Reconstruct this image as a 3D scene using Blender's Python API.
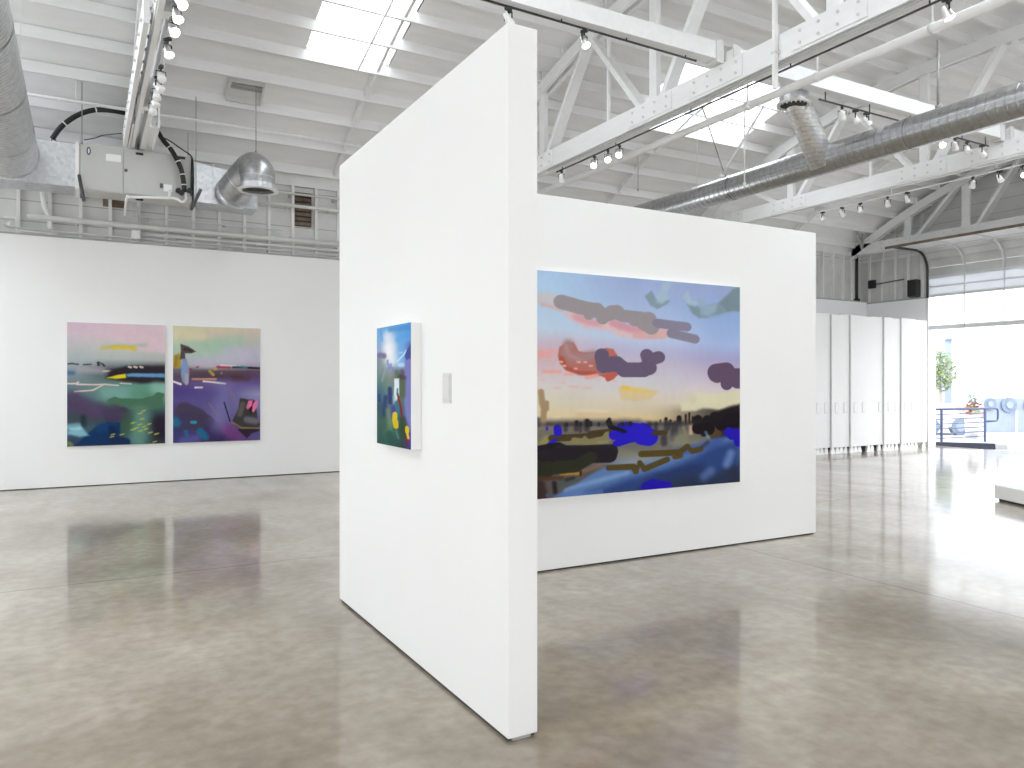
import bpy, bmesh, math, random
import numpy as np
from mathutils import Vector, Matrix

for o in list(bpy.data.objects):
    bpy.data.objects.remove(o)
S = bpy.context.scene
COL = S.collection
PI = math.pi

# ------------------------------------------------------------------ camera
FPX, EYE = 765.0, 1.52
TH = math.atan(428 / FPX)
FW, RT = (math.sin(TH), math.cos(TH)), (math.cos(TH), -math.sin(TH))
cam_d = bpy.data.cameras.new('camera')
cam_d.sensor_width = 36.0
cam_d.lens = FPX / 1024 * 36.0
cam_d.clip_end = 300
cam = bpy.data.objects.new('camera', cam_d)
COL.objects.link(cam)
cam.location = (0, 0, EYE)
cam.rotation_euler = (PI / 2, 0, -TH)
S.camera = cam

# ------------------------------------------------------------------ sky, light, exposure
world = bpy.data.worlds.new('overcast_sky')
S.world = world
world.use_nodes = True
bg = world.node_tree.nodes['Background']
bg.inputs[0].default_value = (0.94, 0.975, 1.0, 1)
bg.inputs[1].default_value = 2.8
world.cycles.sampling_method = 'MANUAL'
world.cycles.sample_map_resolution = 64
S.view_settings.view_transform = 'Standard'
S.view_settings.look = 'None'
S.view_settings.gamma = 1
S.view_settings.use_curve_mapping = False
S.view_settings.exposure = 0.98
S.cycles.max_bounces = 10
S.cycles.diffuse_bounces = 6
S.cycles.use_denoising = True
S.cycles.sample_clamp_indirect = 6


def ray(u, v):
    a, b = (u - 512) / FPX, (384 - v) / FPX
    return FW[0] + a * RT[0], FW[1] + a * RT[1], b


def atX(u, v, X):
    d = ray(u, v); t = X / d[0]
    return Vector((X, t * d[1], EYE + t * d[2]))


def atY(u, v, Y):
    d = ray(u, v); t = Y / d[1]
    return Vector((t * d[0], Y, EYE + t * d[2]))


def atZ(u, v, Z):
    d = ray(u, v); t = (Z - EYE) / d[2]
    return Vector((t * d[0], t * d[1], Z))


# ------------------------------------------------------------------ materials
def lin(c):
    return tuple(((x / 255) / 12.92 if x / 255 <= .04045 else ((x / 255 + .055) / 1.055) ** 2.4) for x in c)


def mat(name, rgb, rough=.6, metal=0.0, vary=0.0, vscale=3.0, bump=0.0, bscale=40.0, spec=.5, stretch=None):
    m = bpy.data.materials.new(name)
    m.use_nodes = True
    nt = m.node_tree
    b = nt.nodes['Principled BSDF']
    b.inputs['Base Color'].default_value = (*rgb, 1)
    b.inputs['Roughness'].default_value = rough
    b.inputs['Metallic'].default_value = metal
    b.inputs['Specular IOR Level'].default_value = spec
    if vary or bump:
        tc = nt.nodes.new('ShaderNodeTexCoord')
        src = tc.outputs['Object']
        if stretch:
            mp = nt.nodes.new('ShaderNodeMapping')
            mp.inputs['Scale'].default_value = stretch
            nt.links.new(src, mp.inputs[0]); src = mp.outputs[0]
    if vary:
        n = nt.nodes.new('ShaderNodeTexNoise')
        n.inputs['Scale'].default_value = vscale
        n.inputs['Detail'].default_value = 5
        nt.links.new(src, n.inputs['Vector'])
        r = nt.nodes.new('ShaderNodeValToRGB')
        r.color_ramp.elements[0].position = .3
        r.color_ramp.elements[1].position = .72
        r.color_ramp.elements[0].color = (*[c * (1 - vary) for c in rgb], 1)
        r.color_ramp.elements[1].color = (*[min(1, c * (1 + vary * .6)) for c in rgb], 1)
        nt.links.new(n.outputs[0], r.inputs[0])
        nt.links.new(r.outputs[0], b.inputs['Base Color'])
    if bump:
        n2 = nt.nodes.new('ShaderNodeTexNoise')
        n2.inputs['Scale'].default_value = bscale
        nt.links.new(src, n2.inputs['Vector'])
        bp = nt.nodes.new('ShaderNodeBump')
        bp.inputs['Strength'].default_value = bump
        bp.inputs['Distance'].default_value = .01
        nt.links.new(n2.outputs[0], bp.inputs['Height'])
        nt.links.new(bp.outputs[0], b.inputs['Normal'])
    return m


def emis(name, rgb, s):
    m = bpy.data.materials.new(name)
    m.use_nodes = True
    b = m.node_tree.nodes['Principled BSDF']
    b.inputs['Base Color'].default_value = (.9, .88, .8, 1)
    b.inputs['Emission Color'].default_value = (*rgb, 1)
    b.inputs['Emission Strength'].default_value = s
    return m


M = {}
M['drywall'] = mat('white_gallery_paint', (.885, .885, .885), .65, vary=.012, vscale=1.2, bump=.03, bscale=120, spec=.25)
M['panelpaint'] = mat('white_storage_panel_paint', (.79, .79, .80), .55, vary=.012, vscale=1.2, spec=.25)
M['roof'] = mat('white_painted_roof_boards', (.84, .84, .84), .75, vary=.05, vscale=2.5, stretch=(.5, 3, 3), spec=.2)
M['joist'] = mat('white_painted_joist', (.84, .84, .84), .7, vary=.05, vscale=3, stretch=(.4, 3, 3), spec=.2)
M['truss'] = mat('white_painted_timber', (.85, .855, .86), .6, vary=.035, vscale=5, stretch=(3, .5, 3), spec=.3)
M['old_wall'] = mat('old_grey_painted_boards', (.66, .655, .64), .8, vary=.12, vscale=1.8, spec=.2)
M['stud'] = mat('old_painted_stud', (.82, .82, .81), .8, vary=.08, vscale=3, spec=.2)
M['brown'] = mat('bare_brown_wood', (.20, .15, .11), .8, vary=.35, vscale=9)
M['black'] = mat('black_plastic', (.02, .02, .022), .45)
M['rubber'] = mat('black_foam_insulation', (.018, .018, .02), .7)
M['steel'] = mat('dark_steel', (.12, .12, .12), .45, metal=.6)
M['rod'] = mat('zinc_rod', (.35, .35, .35), .5, metal=.5)
M['pipe'] = mat('white_painted_pipe', (.83, .83, .825), .4, vary=.03, vscale=6)
M['greypipe'] = mat('grey_painted_conduit', (.68, .68, .66), .5, vary=.06, vscale=6)
M['ahu'] = mat('warm_grey_enamel', (.53, .53, .515), .45, vary=.03, vscale=2)
M['navy'] = mat('navy_enamel', (.03, .04, .12), .4)
M['label'] = mat('white_sticker', (.88, .88, .88), .6)
M['chrome'] = mat('brushed_lamp_metal', (.75, .75, .75), .3, metal=.8)
M['lampwhite'] = mat('white_lamp_enamel', (.88, .88, .87), .35)
M['bulb_on'] = emis('lit_bulb', (1, .9, .74), 7)
M['bulb_off'] = mat('unlit_frosted_bulb', (.9, .9, .9), .2)
M['gap'] = mat('recess_shade', (.05, .048, .045), .9)  # shade inside gaps and openings, put into a near-black colour
M['slot'] = mat('grey_slot_plate', (.70, .70, .69), .5)
M['slotrim'] = mat('soft_grey_moulded_rim', (.66, .66, .67), .5)
M['doorrail'] = mat('painted_door_rail', (.72, .73, .75), .5, vary=.05, vscale=4)
M['doorpanel'] = mat('translucent_grey_door_panel', (.62, .63, .63), .5, vary=.2, vscale=1.3)
M['track_dark'] = mat('dark_oiled_track', (.06, .06, .065), .4, metal=.7)
M['trimgrey'] = mat('grey_trim', (.40, .40, .39), .7, vary=.1)
M['ext_white'] = mat('white_stucco', (.62, .63, .65), .8)
M['ext_ground'] = mat('pale_pavement', (.45, .45, .46), .85, vary=.05)
M['rail_blue'] = mat('blue_black_rail_paint', (.035, .05, .13), .45)
M['kerb'] = mat('blue_black_rubber', (.03, .035, .06), .6)
M['leaf'] = mat('pale_green_leaf', (.20, .25, .10), .7, vary=.4, vscale=2)
M['bark'] = mat('tree_bark', (.30, .26, .22), .9)
M['pale_blue'] = mat('pale_blue_paint', (.24, .28, .36), .7, vary=.08)
M['mid_blue'] = mat('washed_blue_paint', (.15, .19, .26), .6, vary=.25, vscale=5)
M['red'] = mat('washed_red_petals', (.35, .07, .05), .7)
M['teal'] = mat('washed_teal', (.08, .18, .22), .7)
M['pinkbrick'] = mat('pale_pink_masonry', (.32, .26, .25), .9)


def duct_material(name, base, pitch, axis, rough=.34, ridge=.3, seam=.6):
    """galvanised spiral duct: zinc spangle, and the helical lock seam as fine ridges"""
    m = mat(name, base, rough, metal=.85)
    nt = m.node_tree
    b = nt.nodes['Principled BSDF']
    tc = nt.nodes.new('ShaderNodeTexCoord')
    vo = nt.nodes.new('ShaderNodeTexVoronoi'); vo.inputs['Scale'].default_value = 22
    nt.links.new(tc.outputs['Object'], vo.inputs['Vector'])
    hs = nt.nodes.new('ShaderNodeMix'); hs.data_type = 'RGBA'
    hs.inputs['A'].default_value = (*[c * .84 for c in base], 1)
    hs.inputs['B'].default_value = (*[min(1, c * 1.12) for c in base], 1)
    nt.links.new(vo.outputs['Color'], hs.inputs['Factor'])
    nt.links.new(hs.outputs['Result'], b.inputs['Base Color'])
    if pitch:
        sx = nt.nodes.new('ShaderNodeSeparateXYZ')
        nt.links.new(tc.outputs['Object'], sx.inputs[0])
        mul = nt.nodes.new('ShaderNodeMath'); mul.operation = 'MULTIPLY'; mul.inputs[1].default_value = 1 / pitch
        nt.links.new(sx.outputs[axis], mul.inputs[0])
        fr = nt.nodes.new('ShaderNodeMath'); fr.operation = 'FRACT'
        nt.links.new(mul.outputs[0], fr.inputs[0])
        rp = nt.nodes.new('ShaderNodeValToRGB')
        e = rp.color_ramp.elements
        e[0].position = 0; e[0].color = (1, 1, 1, 1)
        e[1].position = .16; e[1].color = (0, 0, 0, 1)
        k = e.new(.84); k.color = (0, 0, 0, 1)
        k = e.new(1.0); k.color = (1, 1, 1, 1)
        nt.links.new(fr.outputs[0], rp.inputs[0])
        bp = nt.nodes.new('ShaderNodeBump'); bp.inputs['Strength'].default_value = ridge; bp.inputs['Distance'].default_value = .012
        nt.links.new(rp.outputs[0], bp.inputs['Height'])
        dk = nt.nodes.new('ShaderNodeMix'); dk.data_type = 'RGBA'; dk.blend_type = 'MULTIPLY'
        dk.inputs['B'].default_value = (.45, .45, .45, 1)
        sc_ = nt.nodes.new('ShaderNodeMath'); sc_.operation = 'MULTIPLY'; sc_.inputs[1].default_value = seam
        nt.links.new(rp.outputs[0], sc_.inputs[0]); nt.links.new(sc_.outputs[0], dk.inputs['Factor'])
        nt.links.new(hs.outputs['Result'], dk.inputs['A']); nt.links.new(dk.outputs['Result'], b.inputs['Base Color'])
        nt.links.new(bp.outputs[0], b.inputs['Normal'])
    return m


M['duct_l'] = duct_material('spiral_duct_zinc_dull', (.60, .605, .61), .075, 1, .42, .6)
M['duct_r'] = duct_material('spiral_duct_zinc', (.44, .445, .455), .10, 1, .22, .12, .32)
M['duct_b'] = duct_material('branch_duct_zinc', (.90, .90, .91), .05, 2, .34, .35, .4)
M['galv'] = duct_material('galvanised_sheet', (.70, .72, .75), 0, 1, .32)
M['elbow'] = duct_material('elbow_zinc', (.47, .475, .48), 0, 1, .32)


def siding_material(c0=(.60, .595, .58, 1), c1=(.72, .72, .71, 1), gap=.6):
    """horizontal lap boards, with an open dark joint every 0.2 m"""
    m = mat('old_horizontal_boards', (.66, .655, .64), .8)
    nt = m.node_tree; b = nt.nodes['Principled BSDF']
    tc = nt.nodes.new('ShaderNodeTexCoord')
    sx = nt.nodes.new('ShaderNodeSeparateXYZ'); nt.links.new(tc.outputs['Object'], sx.inputs[0])
    mul = nt.nodes.new('ShaderNodeMath'); mul.operation = 'MULTIPLY'; mul.inputs[1].default_value = 1 / .30
    nt.links.new(sx.outputs[2], mul.inputs[0])
    fr = nt.nodes.new('ShaderNodeMath'); fr.operation = 'FRACT'; nt.links.new(mul.outputs[0], fr.inputs[0])
    rp = nt.nodes.new('ShaderNodeValToRGB'); e = rp.color_ramp.elements
    rp.color_ramp.interpolation = 'CONSTANT'
    e[0].position = 0; e[0].color = (gap, gap, gap, 1)
    e[1].position = .045; e[1].color = (1, 1, 1, 1)
    nt.links.new(fr.outputs[0], rp.inputs[0])
    n = nt.nodes.new('ShaderNodeTexNoise'); n.inputs['Scale'].default_value = 1.6; n.inputs['Detail'].default_value = 6
    nt.links.new(tc.outputs['Object'], n.inputs['Vector'])
    r2 = nt.nodes.new('ShaderNodeValToRGB'); e = r2.color_ramp.elements
    e[0].position = .3; e[0].color = c0
    e[1].position = .7; e[1].color = c1
    nt.links.new(n.outputs[0], r2.inputs[0])
    mx = nt.nodes.new('ShaderNodeMix'); mx.data_type = 'RGBA'; mx.blend_type = 'MULTIPLY'; mx.inputs['Factor'].default_value = 1
    nt.links.new(r2.outputs[0], mx.inputs['A']); nt.links.new(rp.outputs[0], mx.inputs['B'])
    nt.links.new(mx.outputs['Result'], b.inputs['Base Color'])
    return m


M['siding'] = siding_material()
M['end_siding'] = siding_material((.72, .72, .70, 1), (.82, .82, .81, 1), .72)


def floor_material():
    """polished warm grey concrete: mottling, streaks, two saw joints, hairline scratches, clear sealer"""
    m = bpy.data.materials.new('polished_concrete'); m.use_nodes = True
    nt = m.node_tree; b = nt.nodes['Principled BSDF']; L = nt.links.new
    def node(t, **k):
        n = nt.nodes.new(t)
        for a, v in k.items(): setattr(n, a, v)
        return n
    tc = node('ShaderNodeTexCoord')
    def noise(scale, detail, stretch=None, dist=0):
        n = node('ShaderNodeTexNoise'); n.inputs['Scale'].default_value = scale; n.inputs['Detail'].default_value = detail
        n.inputs['Distortion'].default_value = dist
        if stretch:
            mp = node('ShaderNodeMapping'); mp.inputs['Scale'].default_value = stretch; mp.inputs['Rotation'].default_value = (0, 0, .35)
            L(tc.outputs['Object'], mp.inputs[0]); L(mp.outputs[0], n.inputs['Vector'])
        else:
            L(tc.outputs['Object'], n.inputs['Vector'])
        return n.outputs[0]
    def ramp(src, stops):
        r = node('ShaderNodeValToRGB'); e = r.color_ramp.elements
        e[0].position, e[0].color = stops[0][0], (*stops[0][1], 1)
        e[1].position, e[1].color = stops[-1][0], (*stops[-1][1], 1)
        for p, c in stops[1:-1]:
            k = e.new(p); k.color = (*c, 1)
        L(src, r.inputs[0]); return r.outputs[0]
    def mix(a, bb, fac, mode='MULTIPLY'):
        x = node('ShaderNodeMix', data_type='RGBA', blend_type=mode)
        if isinstance(fac, float): x.inputs['Factor'].default_value = fac
        else: L(fac, x.inputs['Factor'])
        L(a, x.inputs['A']); L(bb, x.inputs['B']); return x.outputs['Result']
    def math_(op, a, bv=None):
        x = node('ShaderNodeMath', operation=op)
        if isinstance(a, (int, float)): x.inputs[0].default_value = a
        else: L(a, x.inputs[0])
        if bv is not None:
            if isinstance(bv, (int, float)): x.inputs[1].default_value = bv
            else: L(bv, x.inputs[1])
        return x.outputs[0]
    base = ramp(noise(.6, 6, dist=.2), [(.28, FLOOR_A), (.5, FLOOR_B), (.72, FLOOR_C)])
    streak = ramp(noise(2.2, 5, (1.3, .8, 1), 0), [(.3, (.78, .75, .71)), (.62, (1.04, 1.04, 1.04))])
    fine = ramp(noise(11, 9), [(.34, (.70, .67, .63)), (.66, (1.06, 1.06, 1.06))])
    col = mix(mix(base, streak, .8), fine, .7)
    # joints wander a little around y = 6.7 and x = 5.3
    sx = node('ShaderNodeSeparateXYZ'); L(tc.outputs['Object'], sx.inputs[0])
    wob = math_('MULTIPLY', math_('SUBTRACT', noise(1.1, 4), .5), .14)
    d1 = math_('ABSOLUTE', math_('ADD', math_('SUBTRACT', sx.outputs[1], 6.69), wob))
    d2 = math_('ABSOLUTE', math_('ADD', math_('SUBTRACT', sx.outputs[0], 5.32), math_('MULTIPLY', wob, .3)))
    dd = math_('MINIMUM', d1, d2)
    line = ramp(dd, [(0.0, (.25, .24, .22)), (.008, (.45, .43, .40)), (.015, (1, 1, 1))])
    col = mix(col, line, .85)
    L(col, b.inputs['Base Color'])
    rr = ramp(noise(1.7, 6, (2.0, .6, 1), .4), [(.3, (FLOOR_R0,) * 3), (.7, (FLOOR_R1,) * 3)])
    L(rr, b.inputs['Roughness'])
    b.inputs['Specular IOR Level'].default_value = .35
    b.inputs['Coat Weight'].default_value = FLOOR_COAT
    b.inputs['Coat Roughness'].default_value = .09
    b.inputs['Coat IOR'].default_value = 1.5
    return m


FLOOR_A, FLOOR_B, FLOOR_C = (.235, .197, .145), (.365, .317, .25), (.475, .425, .35)
FLOOR_R0, FLOOR_R1, FLOOR_COAT = .31, .45, .85
M['floor'] = floor_material()

pane = bpy.data.materials.new('skylight_glass'); pane.use_nodes = True
_nt = pane.node_tree; _nt.nodes.clear()
_o = _nt.nodes.new('ShaderNodeOutputMaterial'); _m = _nt.nodes.new('ShaderNodeMixShader')
_t = _nt.nodes.new('ShaderNodeBsdfTransparent'); _t.inputs[0].default_value = (.96, .97, .98, 1)
_g = _nt.nodes.new('ShaderNodeBsdfTranslucent'); _g.inputs[0].default_value = (.95, .95, .95, 1)
_m.inputs[0].default_value = .06
_nt.links.new(_t.outputs[0], _m.inputs[1]); _nt.links.new(_g.outputs[0], _m.inputs[2]); _nt.links.new(_m.outputs[0], _o.inputs[0])
M['pane'] = pane


def portal(c, sx, sy, d, up=(0, 0, 1)):
    """tells the renderer where daylight enters; gives off no light of its own"""
    l = bpy.data.lights.new('daylight_portal', 'AREA'); l.shape = 'RECTANGLE'; l.size, l.size_y = sx, sy
    l.cycles.is_portal = True
    z = -Vector(d).normalized(); y = Vector(up); x = y.cross(z).normalized(); y = z.cross(x)
    o = bpy.data.objects.new('daylight_portal', l); COL.objects.link(o)
    o.matrix_world = Matrix.Translation(c) @ Matrix((x, y, z)).transposed().to_4x4()
    return o
cp_ = bpy.data.materials.new('clear_glass'); cp_.use_nodes = True
_nt = cp_.node_tree; _nt.nodes.clear()
_o = _nt.nodes.new('ShaderNodeOutputMaterial'); _m = _nt.nodes.new('ShaderNodeMixShader'); _t = _nt.nodes.new('ShaderNodeBsdfTransparent')
_g = _nt.nodes.new('ShaderNodeBsdfGlossy'); _g.inputs['Roughness'].default_value = .05; _m.inputs[0].default_value = .06
_nt.links.new(_t.outputs[0], _m.inputs[1]); _nt.links.new(_g.outputs[0], _m.inputs[2]); _nt.links.new(_m.outputs[0], _o.inputs[0])
M['clearpane'] = cp_


# ------------------------------------------------------------------ mesh helpers
class MB:
    def __init__(self):
        self.v, self.f, self.sm = [], [], []

    def quadface(self, pts):
        n = len(self.v); self.v += [tuple(p) for p in pts]
        self.f.append(tuple(range(n, n + len(pts)))); self.sm.append(False)
        return self

    def hexa(self, p):          # 8 points: bottom loop then top loop
        n = len(self.v); self.v += [tuple(q) for q in p]
        for f in ((3, 2, 1, 0), (4, 5, 6, 7), (0, 1, 5, 4), (1, 2, 6, 5), (2, 3, 7, 6), (3, 0, 4, 7)):
            self.f.append(tuple(n + i for i in f)); self.sm.append(False)
        return self

    def box(self, x0, x1, y0, y1, z0, z1):
        x0, x1 = min(x0, x1), max(x0, x1); y0, y1 = min(y0, y1), max(y0, y1); z0, z1 = min(z0, z1), max(z0, z1)
        return self.hexa([(x0, y0, z0), (x1, y0, z0), (x1, y1, z0), (x0, y1, z0), (x0, y0, z1), (x1, y0, z1), (x1, y1, z1), (x0, y1, z1)])

    def bar(self, p, q, w, h, up=(0, 0, 1)):
        p, q = Vector(p), Vector(q); d = (q - p).normalized(); u = Vector(up)
        s = d.cross(u)
        if s.length < 1e-4: s = d.cross(Vector((1, 0, 0)))
        s.normalize(); u = s.cross(d).normalized()
        a, b = s * w / 2, u * h / 2
        return self.hexa([p - a - b, p + a - b, q + a - b, q - a - b, p - a + b, p + a + b, q + a + b, q - a + b])

    def ring(self, c, d, r, n, ref=None):
        d = d.normalized(); a = d.cross(ref if ref is not None else (Vector((0, 0, 1)) if abs(d.z) < .9 else Vector((1, 0, 0)))).normalized(); b = d.cross(a)
        k = len(self.v)
        for i in range(n):
            t = 2 * PI * i / n
            self.v.append(tuple(c + a * (r * math.cos(t)) + b * (r * math.sin(t))))
        return k

    def tube(self, pts, r, n=12, caps=True, ref=None):
        pts = [Vector(p) for p in pts]
        rs = r if isinstance(r, (list, tuple)) else [r] * len(pts)
        ks = []
        for i, p in enumerate(pts):
            d = (pts[min(i + 1, len(pts) - 1)] - pts[max(i - 1, 0)])
            if d.length < 1e-6: d = Vector((0, 0, 1))
            ks.append(self.ring(p, d, rs[i], n, ref))
        for a, b in zip(ks, ks[1:]):
            for i in range(n):
                j = (i + 1) % n
                self.f.append((a + i, a + j, b + j, b + i)); self.sm.append(True)
        if caps:
            self.f.append(tuple(ks[0] + i for i in reversed(range(n)))); self.sm.append(False)
            self.f.append(tuple(ks[-1] + i for i in range(n))); self.sm.append(False)
        return self

    def lathe(self, prof, axis_o=(0, 0, 0), n=20):      # prof: (r, z) pairs about vertical axis
        o = Vector(axis_o); ks = []
        for r, z in prof:
            k = len(self.v); ks.append(k)
            for i in range(n):
                t = 2 * PI * i / n
                self.v.append((o.x + r * math.cos(t), o.y + r * math.sin(t), o.z + z))
        for a, b in zip(ks, ks[1:]):
            for i in range(n):
                j = (i + 1) % n
                self.f.append((a + i, a + j, b + j, b + i)); self.sm.append(True)
        return self

    def prism(self, pts, vec):
        n = len(pts); k = len(self.v); vec = Vector(vec)
        self.v += [tuple(p) for p in pts] + [tuple(Vector(p) + vec) for p in pts]
        self.f.append(tuple(range(k, k + n))); self.sm.append(False)
        self.f.append(tuple(reversed(range(k + n, k + 2 * n)))); self.sm.append(False)
        for i in range(n):
            j = (i + 1) % n
            self.f.append((k + j, k + i, k + n + i, k + n + j)); self.sm.append(False)
        return self

    def build(self, name, m, parent=None, bevel=0.0):
        me = bpy.data.meshes.new(name)
        me.from_pydata(self.v, [], self.f)
        me.polygons.foreach_set('use_smooth', self.sm)
        bm = bmesh.new(); bm.from_mesh(me); bmesh.ops.recalc_face_normals(bm, faces=bm.faces); bm.to_mesh(me); bm.free()
        me.materials.append(M[m] if isinstance(m, str) else m)
        o = bpy.data.objects.new(name, me); COL.objects.link(o)
        if parent is not None:
            o.parent = parent
            o.matrix_parent_inverse = Matrix.Translation(-parent.location) if parent.parent is None and not any(parent.rotation_euler) else parent.matrix_basis.inverted()
        if bevel:
            md = o.modifiers.new('bevel', 'BEVEL'); md.width = bevel; md.segments = 2; md.limit_method = 'ANGLE'
        return o


def tag(o, label=None, cat=None, group=None, kind=None):
    for k, v in (('label', label), ('category', cat), ('group', group), ('kind', kind)):
        if v: o[k] = v
    return o


def thing(name, loc, label, cat, group=None, kind=None):
    o = bpy.data.objects.new(name, None); COL.objects.link(o)
    o.empty_display_size = .1
    o.location = loc
    return tag(o, label, cat, group, kind)


def arc(c, u, v, r, a0, a1, n=10):
    c, u, v = Vector(c), Vector(u), Vector(v)
    return [c + u * (r * math.cos(a0 + (a1 - a0) * i / n)) + v * (r * math.sin(a0 + (a1 - a0) * i / n)) for i in range(n + 1)]


def spline(pts, n=8):
    """Catmull-Rom through the points"""
    P = [Vector(p) for p in pts]; P = [P[0]] + P + [P[-1]]; out = []
    for i in range(1, len(P) - 2):
        for k in range(n):
            t = k / n; a, b, c, d = P[i - 1], P[i], P[i + 1], P[i + 2]
            out.append(.5 * ((2 * b) + (c - a) * t + (2 * a - 5 * b + 4 * c - d) * t * t + (3 * b - a - 3 * c + d) * t ** 3))
    out.append(P[-2]); return out

# ================================================================== SETTING
XW, XE = -6.0, 18.1            # back wall's far left, end wall
LWZ0, LWZ1 = 1.0, 1.95              # glazed strip added to the unseen left wall for daylight
YB = 13.25                      # old back wall
TRX = [.57, 6.25, 11.88, 17.48]  # left faces of the four trusses
TW = .17                        # truss thickness


def zb(y):                      # underside of the roof joists (bowstring curve, flat crown)
    if y > 7: return 6.76 - .0472 * (y - 7) ** 2
    if y < 3: return 6.76 - .0472 * (3 - y) ** 2
    return 6.76


def atRoof(u, v, off):           # where a sight line meets the roof's curve
    d = ray(u, v); lo, hi = 3.0, 13.2
    for _ in range(50):
        y = (lo + hi) / 2; t = y / d[1]
        if EYE + t * d[2] > zb(y) + off: hi = y
        else: lo = y
    t = y / d[1]
    return Vector((t * d[0], y, EYE + t * d[2]))


fl = MB()
fl.quadface([(XW, -5, 0), (XE + .25, -5, 0), (XE + .25, YB, 0), (XW, YB, 0)])
tag(fl.build('floor', 'floor'), kind='structure')

# gallery's new white lower walls
lw = MB().box(XW, 4.1, 13.03, 13.19, .012, 3.665).box(4.1, 5.4, 13.03, 13.19, 2.5, 3.665).box(5.4, XE - .1, 13.03, 13.19, .012, 3.665).build('wall_back', 'drywall'); tag(lw, kind='structure')
d2 = MB().box(4.1, 4.16, 13.05, 13.15, 0, 2.5).box(5.34, 5.4, 13.05, 13.15, 0, 2.5).box(4.16, 5.34, 13.05, 13.15, 2.44, 2.5).box(4.16, 5.34, 13.08, 13.12, 0, .1).build('added_door_2', 'doorrail'); tag(d2, kind='structure')  # hidden glazed door, added to brighten the floor by the partition
MB().box(4.16, 5.34, 13.095, 13.101, .1, 2.44).build('pane', 'clearpane', d2)
wl = MB().box(XW - .15, XW, -5, YB + .1, 0, LWZ0).box(XW - .15, XW, -5, YB + .1, LWZ1, 6.9).box(XW - .15, XW, 10.5, YB + .1, LWZ0, LWZ1).build('wall_left', 'drywall'); tag(wl, kind='structure')
ff = MB().box(XW, XE, -5.15, -5, 0, 1.0).box(XW, XE, -5.15, -5, 2.6, 4.0).build('wall_front', 'drywall'); tag(ff, kind='structure')
wg = MB()
for x_ in range(-5, 18, 2): wg.box(x_ - .04, x_ + .04, -5.1, -5.05, 1.0, 2.6)
wg = wg.build('window_10', 'doorrail'); tag(wg, kind='structure')  # unseen front glazing, added as a source of daylight
MB().box(XW, XE, -5.08, -5.074, 1.0, 2.6).build('pane', 'clearpane', wg)
wf = MB()
for y in range(-4, 11, 2): wf.box(XW - .1, XW - .05, y - .04, y + .04, LWZ0, LWZ1)
wf = wf.build('window_9', 'doorrail'); tag(wf, kind='structure')  # unseen side glazing, added to let more light in from the left
MB().box(XW - .08, XW - .074, -5, 10.5, LWZ0, LWZ1).build('pane', 'clearpane', wf)
tag(MB().box(XW, 4.1, 13.05, 13.19, 0, .012).box(5.4, XE - .1, 13.05, 13.19, 0, .012).build('floor_gap_back', 'gap'), kind='structure')  # dark strip filling the gap under the back wall
tag(MB().box(XW, XE - .1, 13.02, 13.2, 3.665, 3.69).build('trim_back', 'trimgrey'), kind='structure')
el = MB().box(XE - .1, XE, 11.42, 13.03, .0, 3.62).build('wall_end', 'drywall'); tag(el, kind='structure')

# old structural back wall above: boards, studs, openings
ow = MB().box(XW, XE + .2, YB, YB + .12, 3.4, 5.6).build('wall_back_upper', 'siding'); tag(ow, kind='structure')
k = 0
x = -5.97
while x < 18:
    if x < 5.5 or x > 14.5:
        MB().box(x, x + .045, YB - .085, YB, 3.66, zb(YB)).build('stud', 'stud', ow)
    x += .3935
MB().box(XW, XE, YB - .07, YB, zb(YB) - .02, zb(YB) + .2).build('top_plate', 'stud', ow)
# end wall with the door opening
ew = MB()
ew.box(XE, XE + .2, 11.38, YB, 0, 7.0)
ew.box(XE, XE + .2, 4.9, 11.38, 4.36, 7.0)
ew.box(XE, XE + .2, -5, 4.9, 0, 7.0)
ewo = ew.build('wall_end_upper', 'end_siding'); tag(ewo, kind='structure')
for y in (13.0, 12.62, 12.25, 11.9, 11.55):
    MB().box(XE - .05, XE, y - .03, y + .03, 3.62, zb(y) + .1).build('stud', 'stud', ewo)
MB().box(XE - .1, XE, 11.42, YB, 3.62, 3.66).build('ledge', 'trimgrey', ewo)

vb = MB()
x = 13.4
while x < XE - .1:
    vb.box(x, x + .185, YB - .012, YB, 3.66, 4.72); x += .197
vb.build('vertical_boards', 'old_wall', ow)
vb = MB()
y = 11.45
while y < YB - .1:
    vb.box(XE - .012, XE, y, y + .185, 3.63, 4.72); y += .197
vb.build('vertical_boards', 'old_wall', ewo)

# roof: sheathing strips with skylight openings, two in view and the rest added, joists between trusses
JY = [13.0] + [12.46 - .555 * i for i in range(0, 33)]
SKY = [(2.72, 3.95, 10.80, 5.8), (8.4, 11.1, 10.80, 9.12),
       (-5.0, -3.0, 5.25, 1.35), (-5.6, -1.2, 12.47, 5.8), (1.2, 3.4, 5.25, 1.35), (6.9, 11.4, 5.25, 1.35), (12.5, 16.0, 4.14, 1.35)]     # x0, x1, y1, y0; unseen skylights in this row, added for daylight
rf = MB()
ys = [13.4] + JY
for a, b in zip(ys, ys[1:]):
    cuts = []
    for (sx0, sx1, sy1, sy0) in SKY:
        if a <= sy1 + .01 and b >= sy0 - .01: cuts.append((sx0, sx1))
    xs = [XW]
    for c in sorted(cuts): xs += list(c)
    xs.append(XE + .3)
    za, zb_ = zb(a) + .15, zb(b) + .15
    for i in range(0, len(xs), 2):
        x0, x1 = xs[i], xs[i + 1]
        rf.hexa([(x0, b, zb_), (x1, b, zb_), (x1, a, za), (x0, a, za), (x0, b, zb_ + .04), (x1, b, zb_ + .04), (x1, a, za + .04), (x0, a, za + .04)])
roof = rf.build('ceiling', 'roof'); tag(roof, kind='structure')
bays = [XW] + TRX + [XE]
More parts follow.
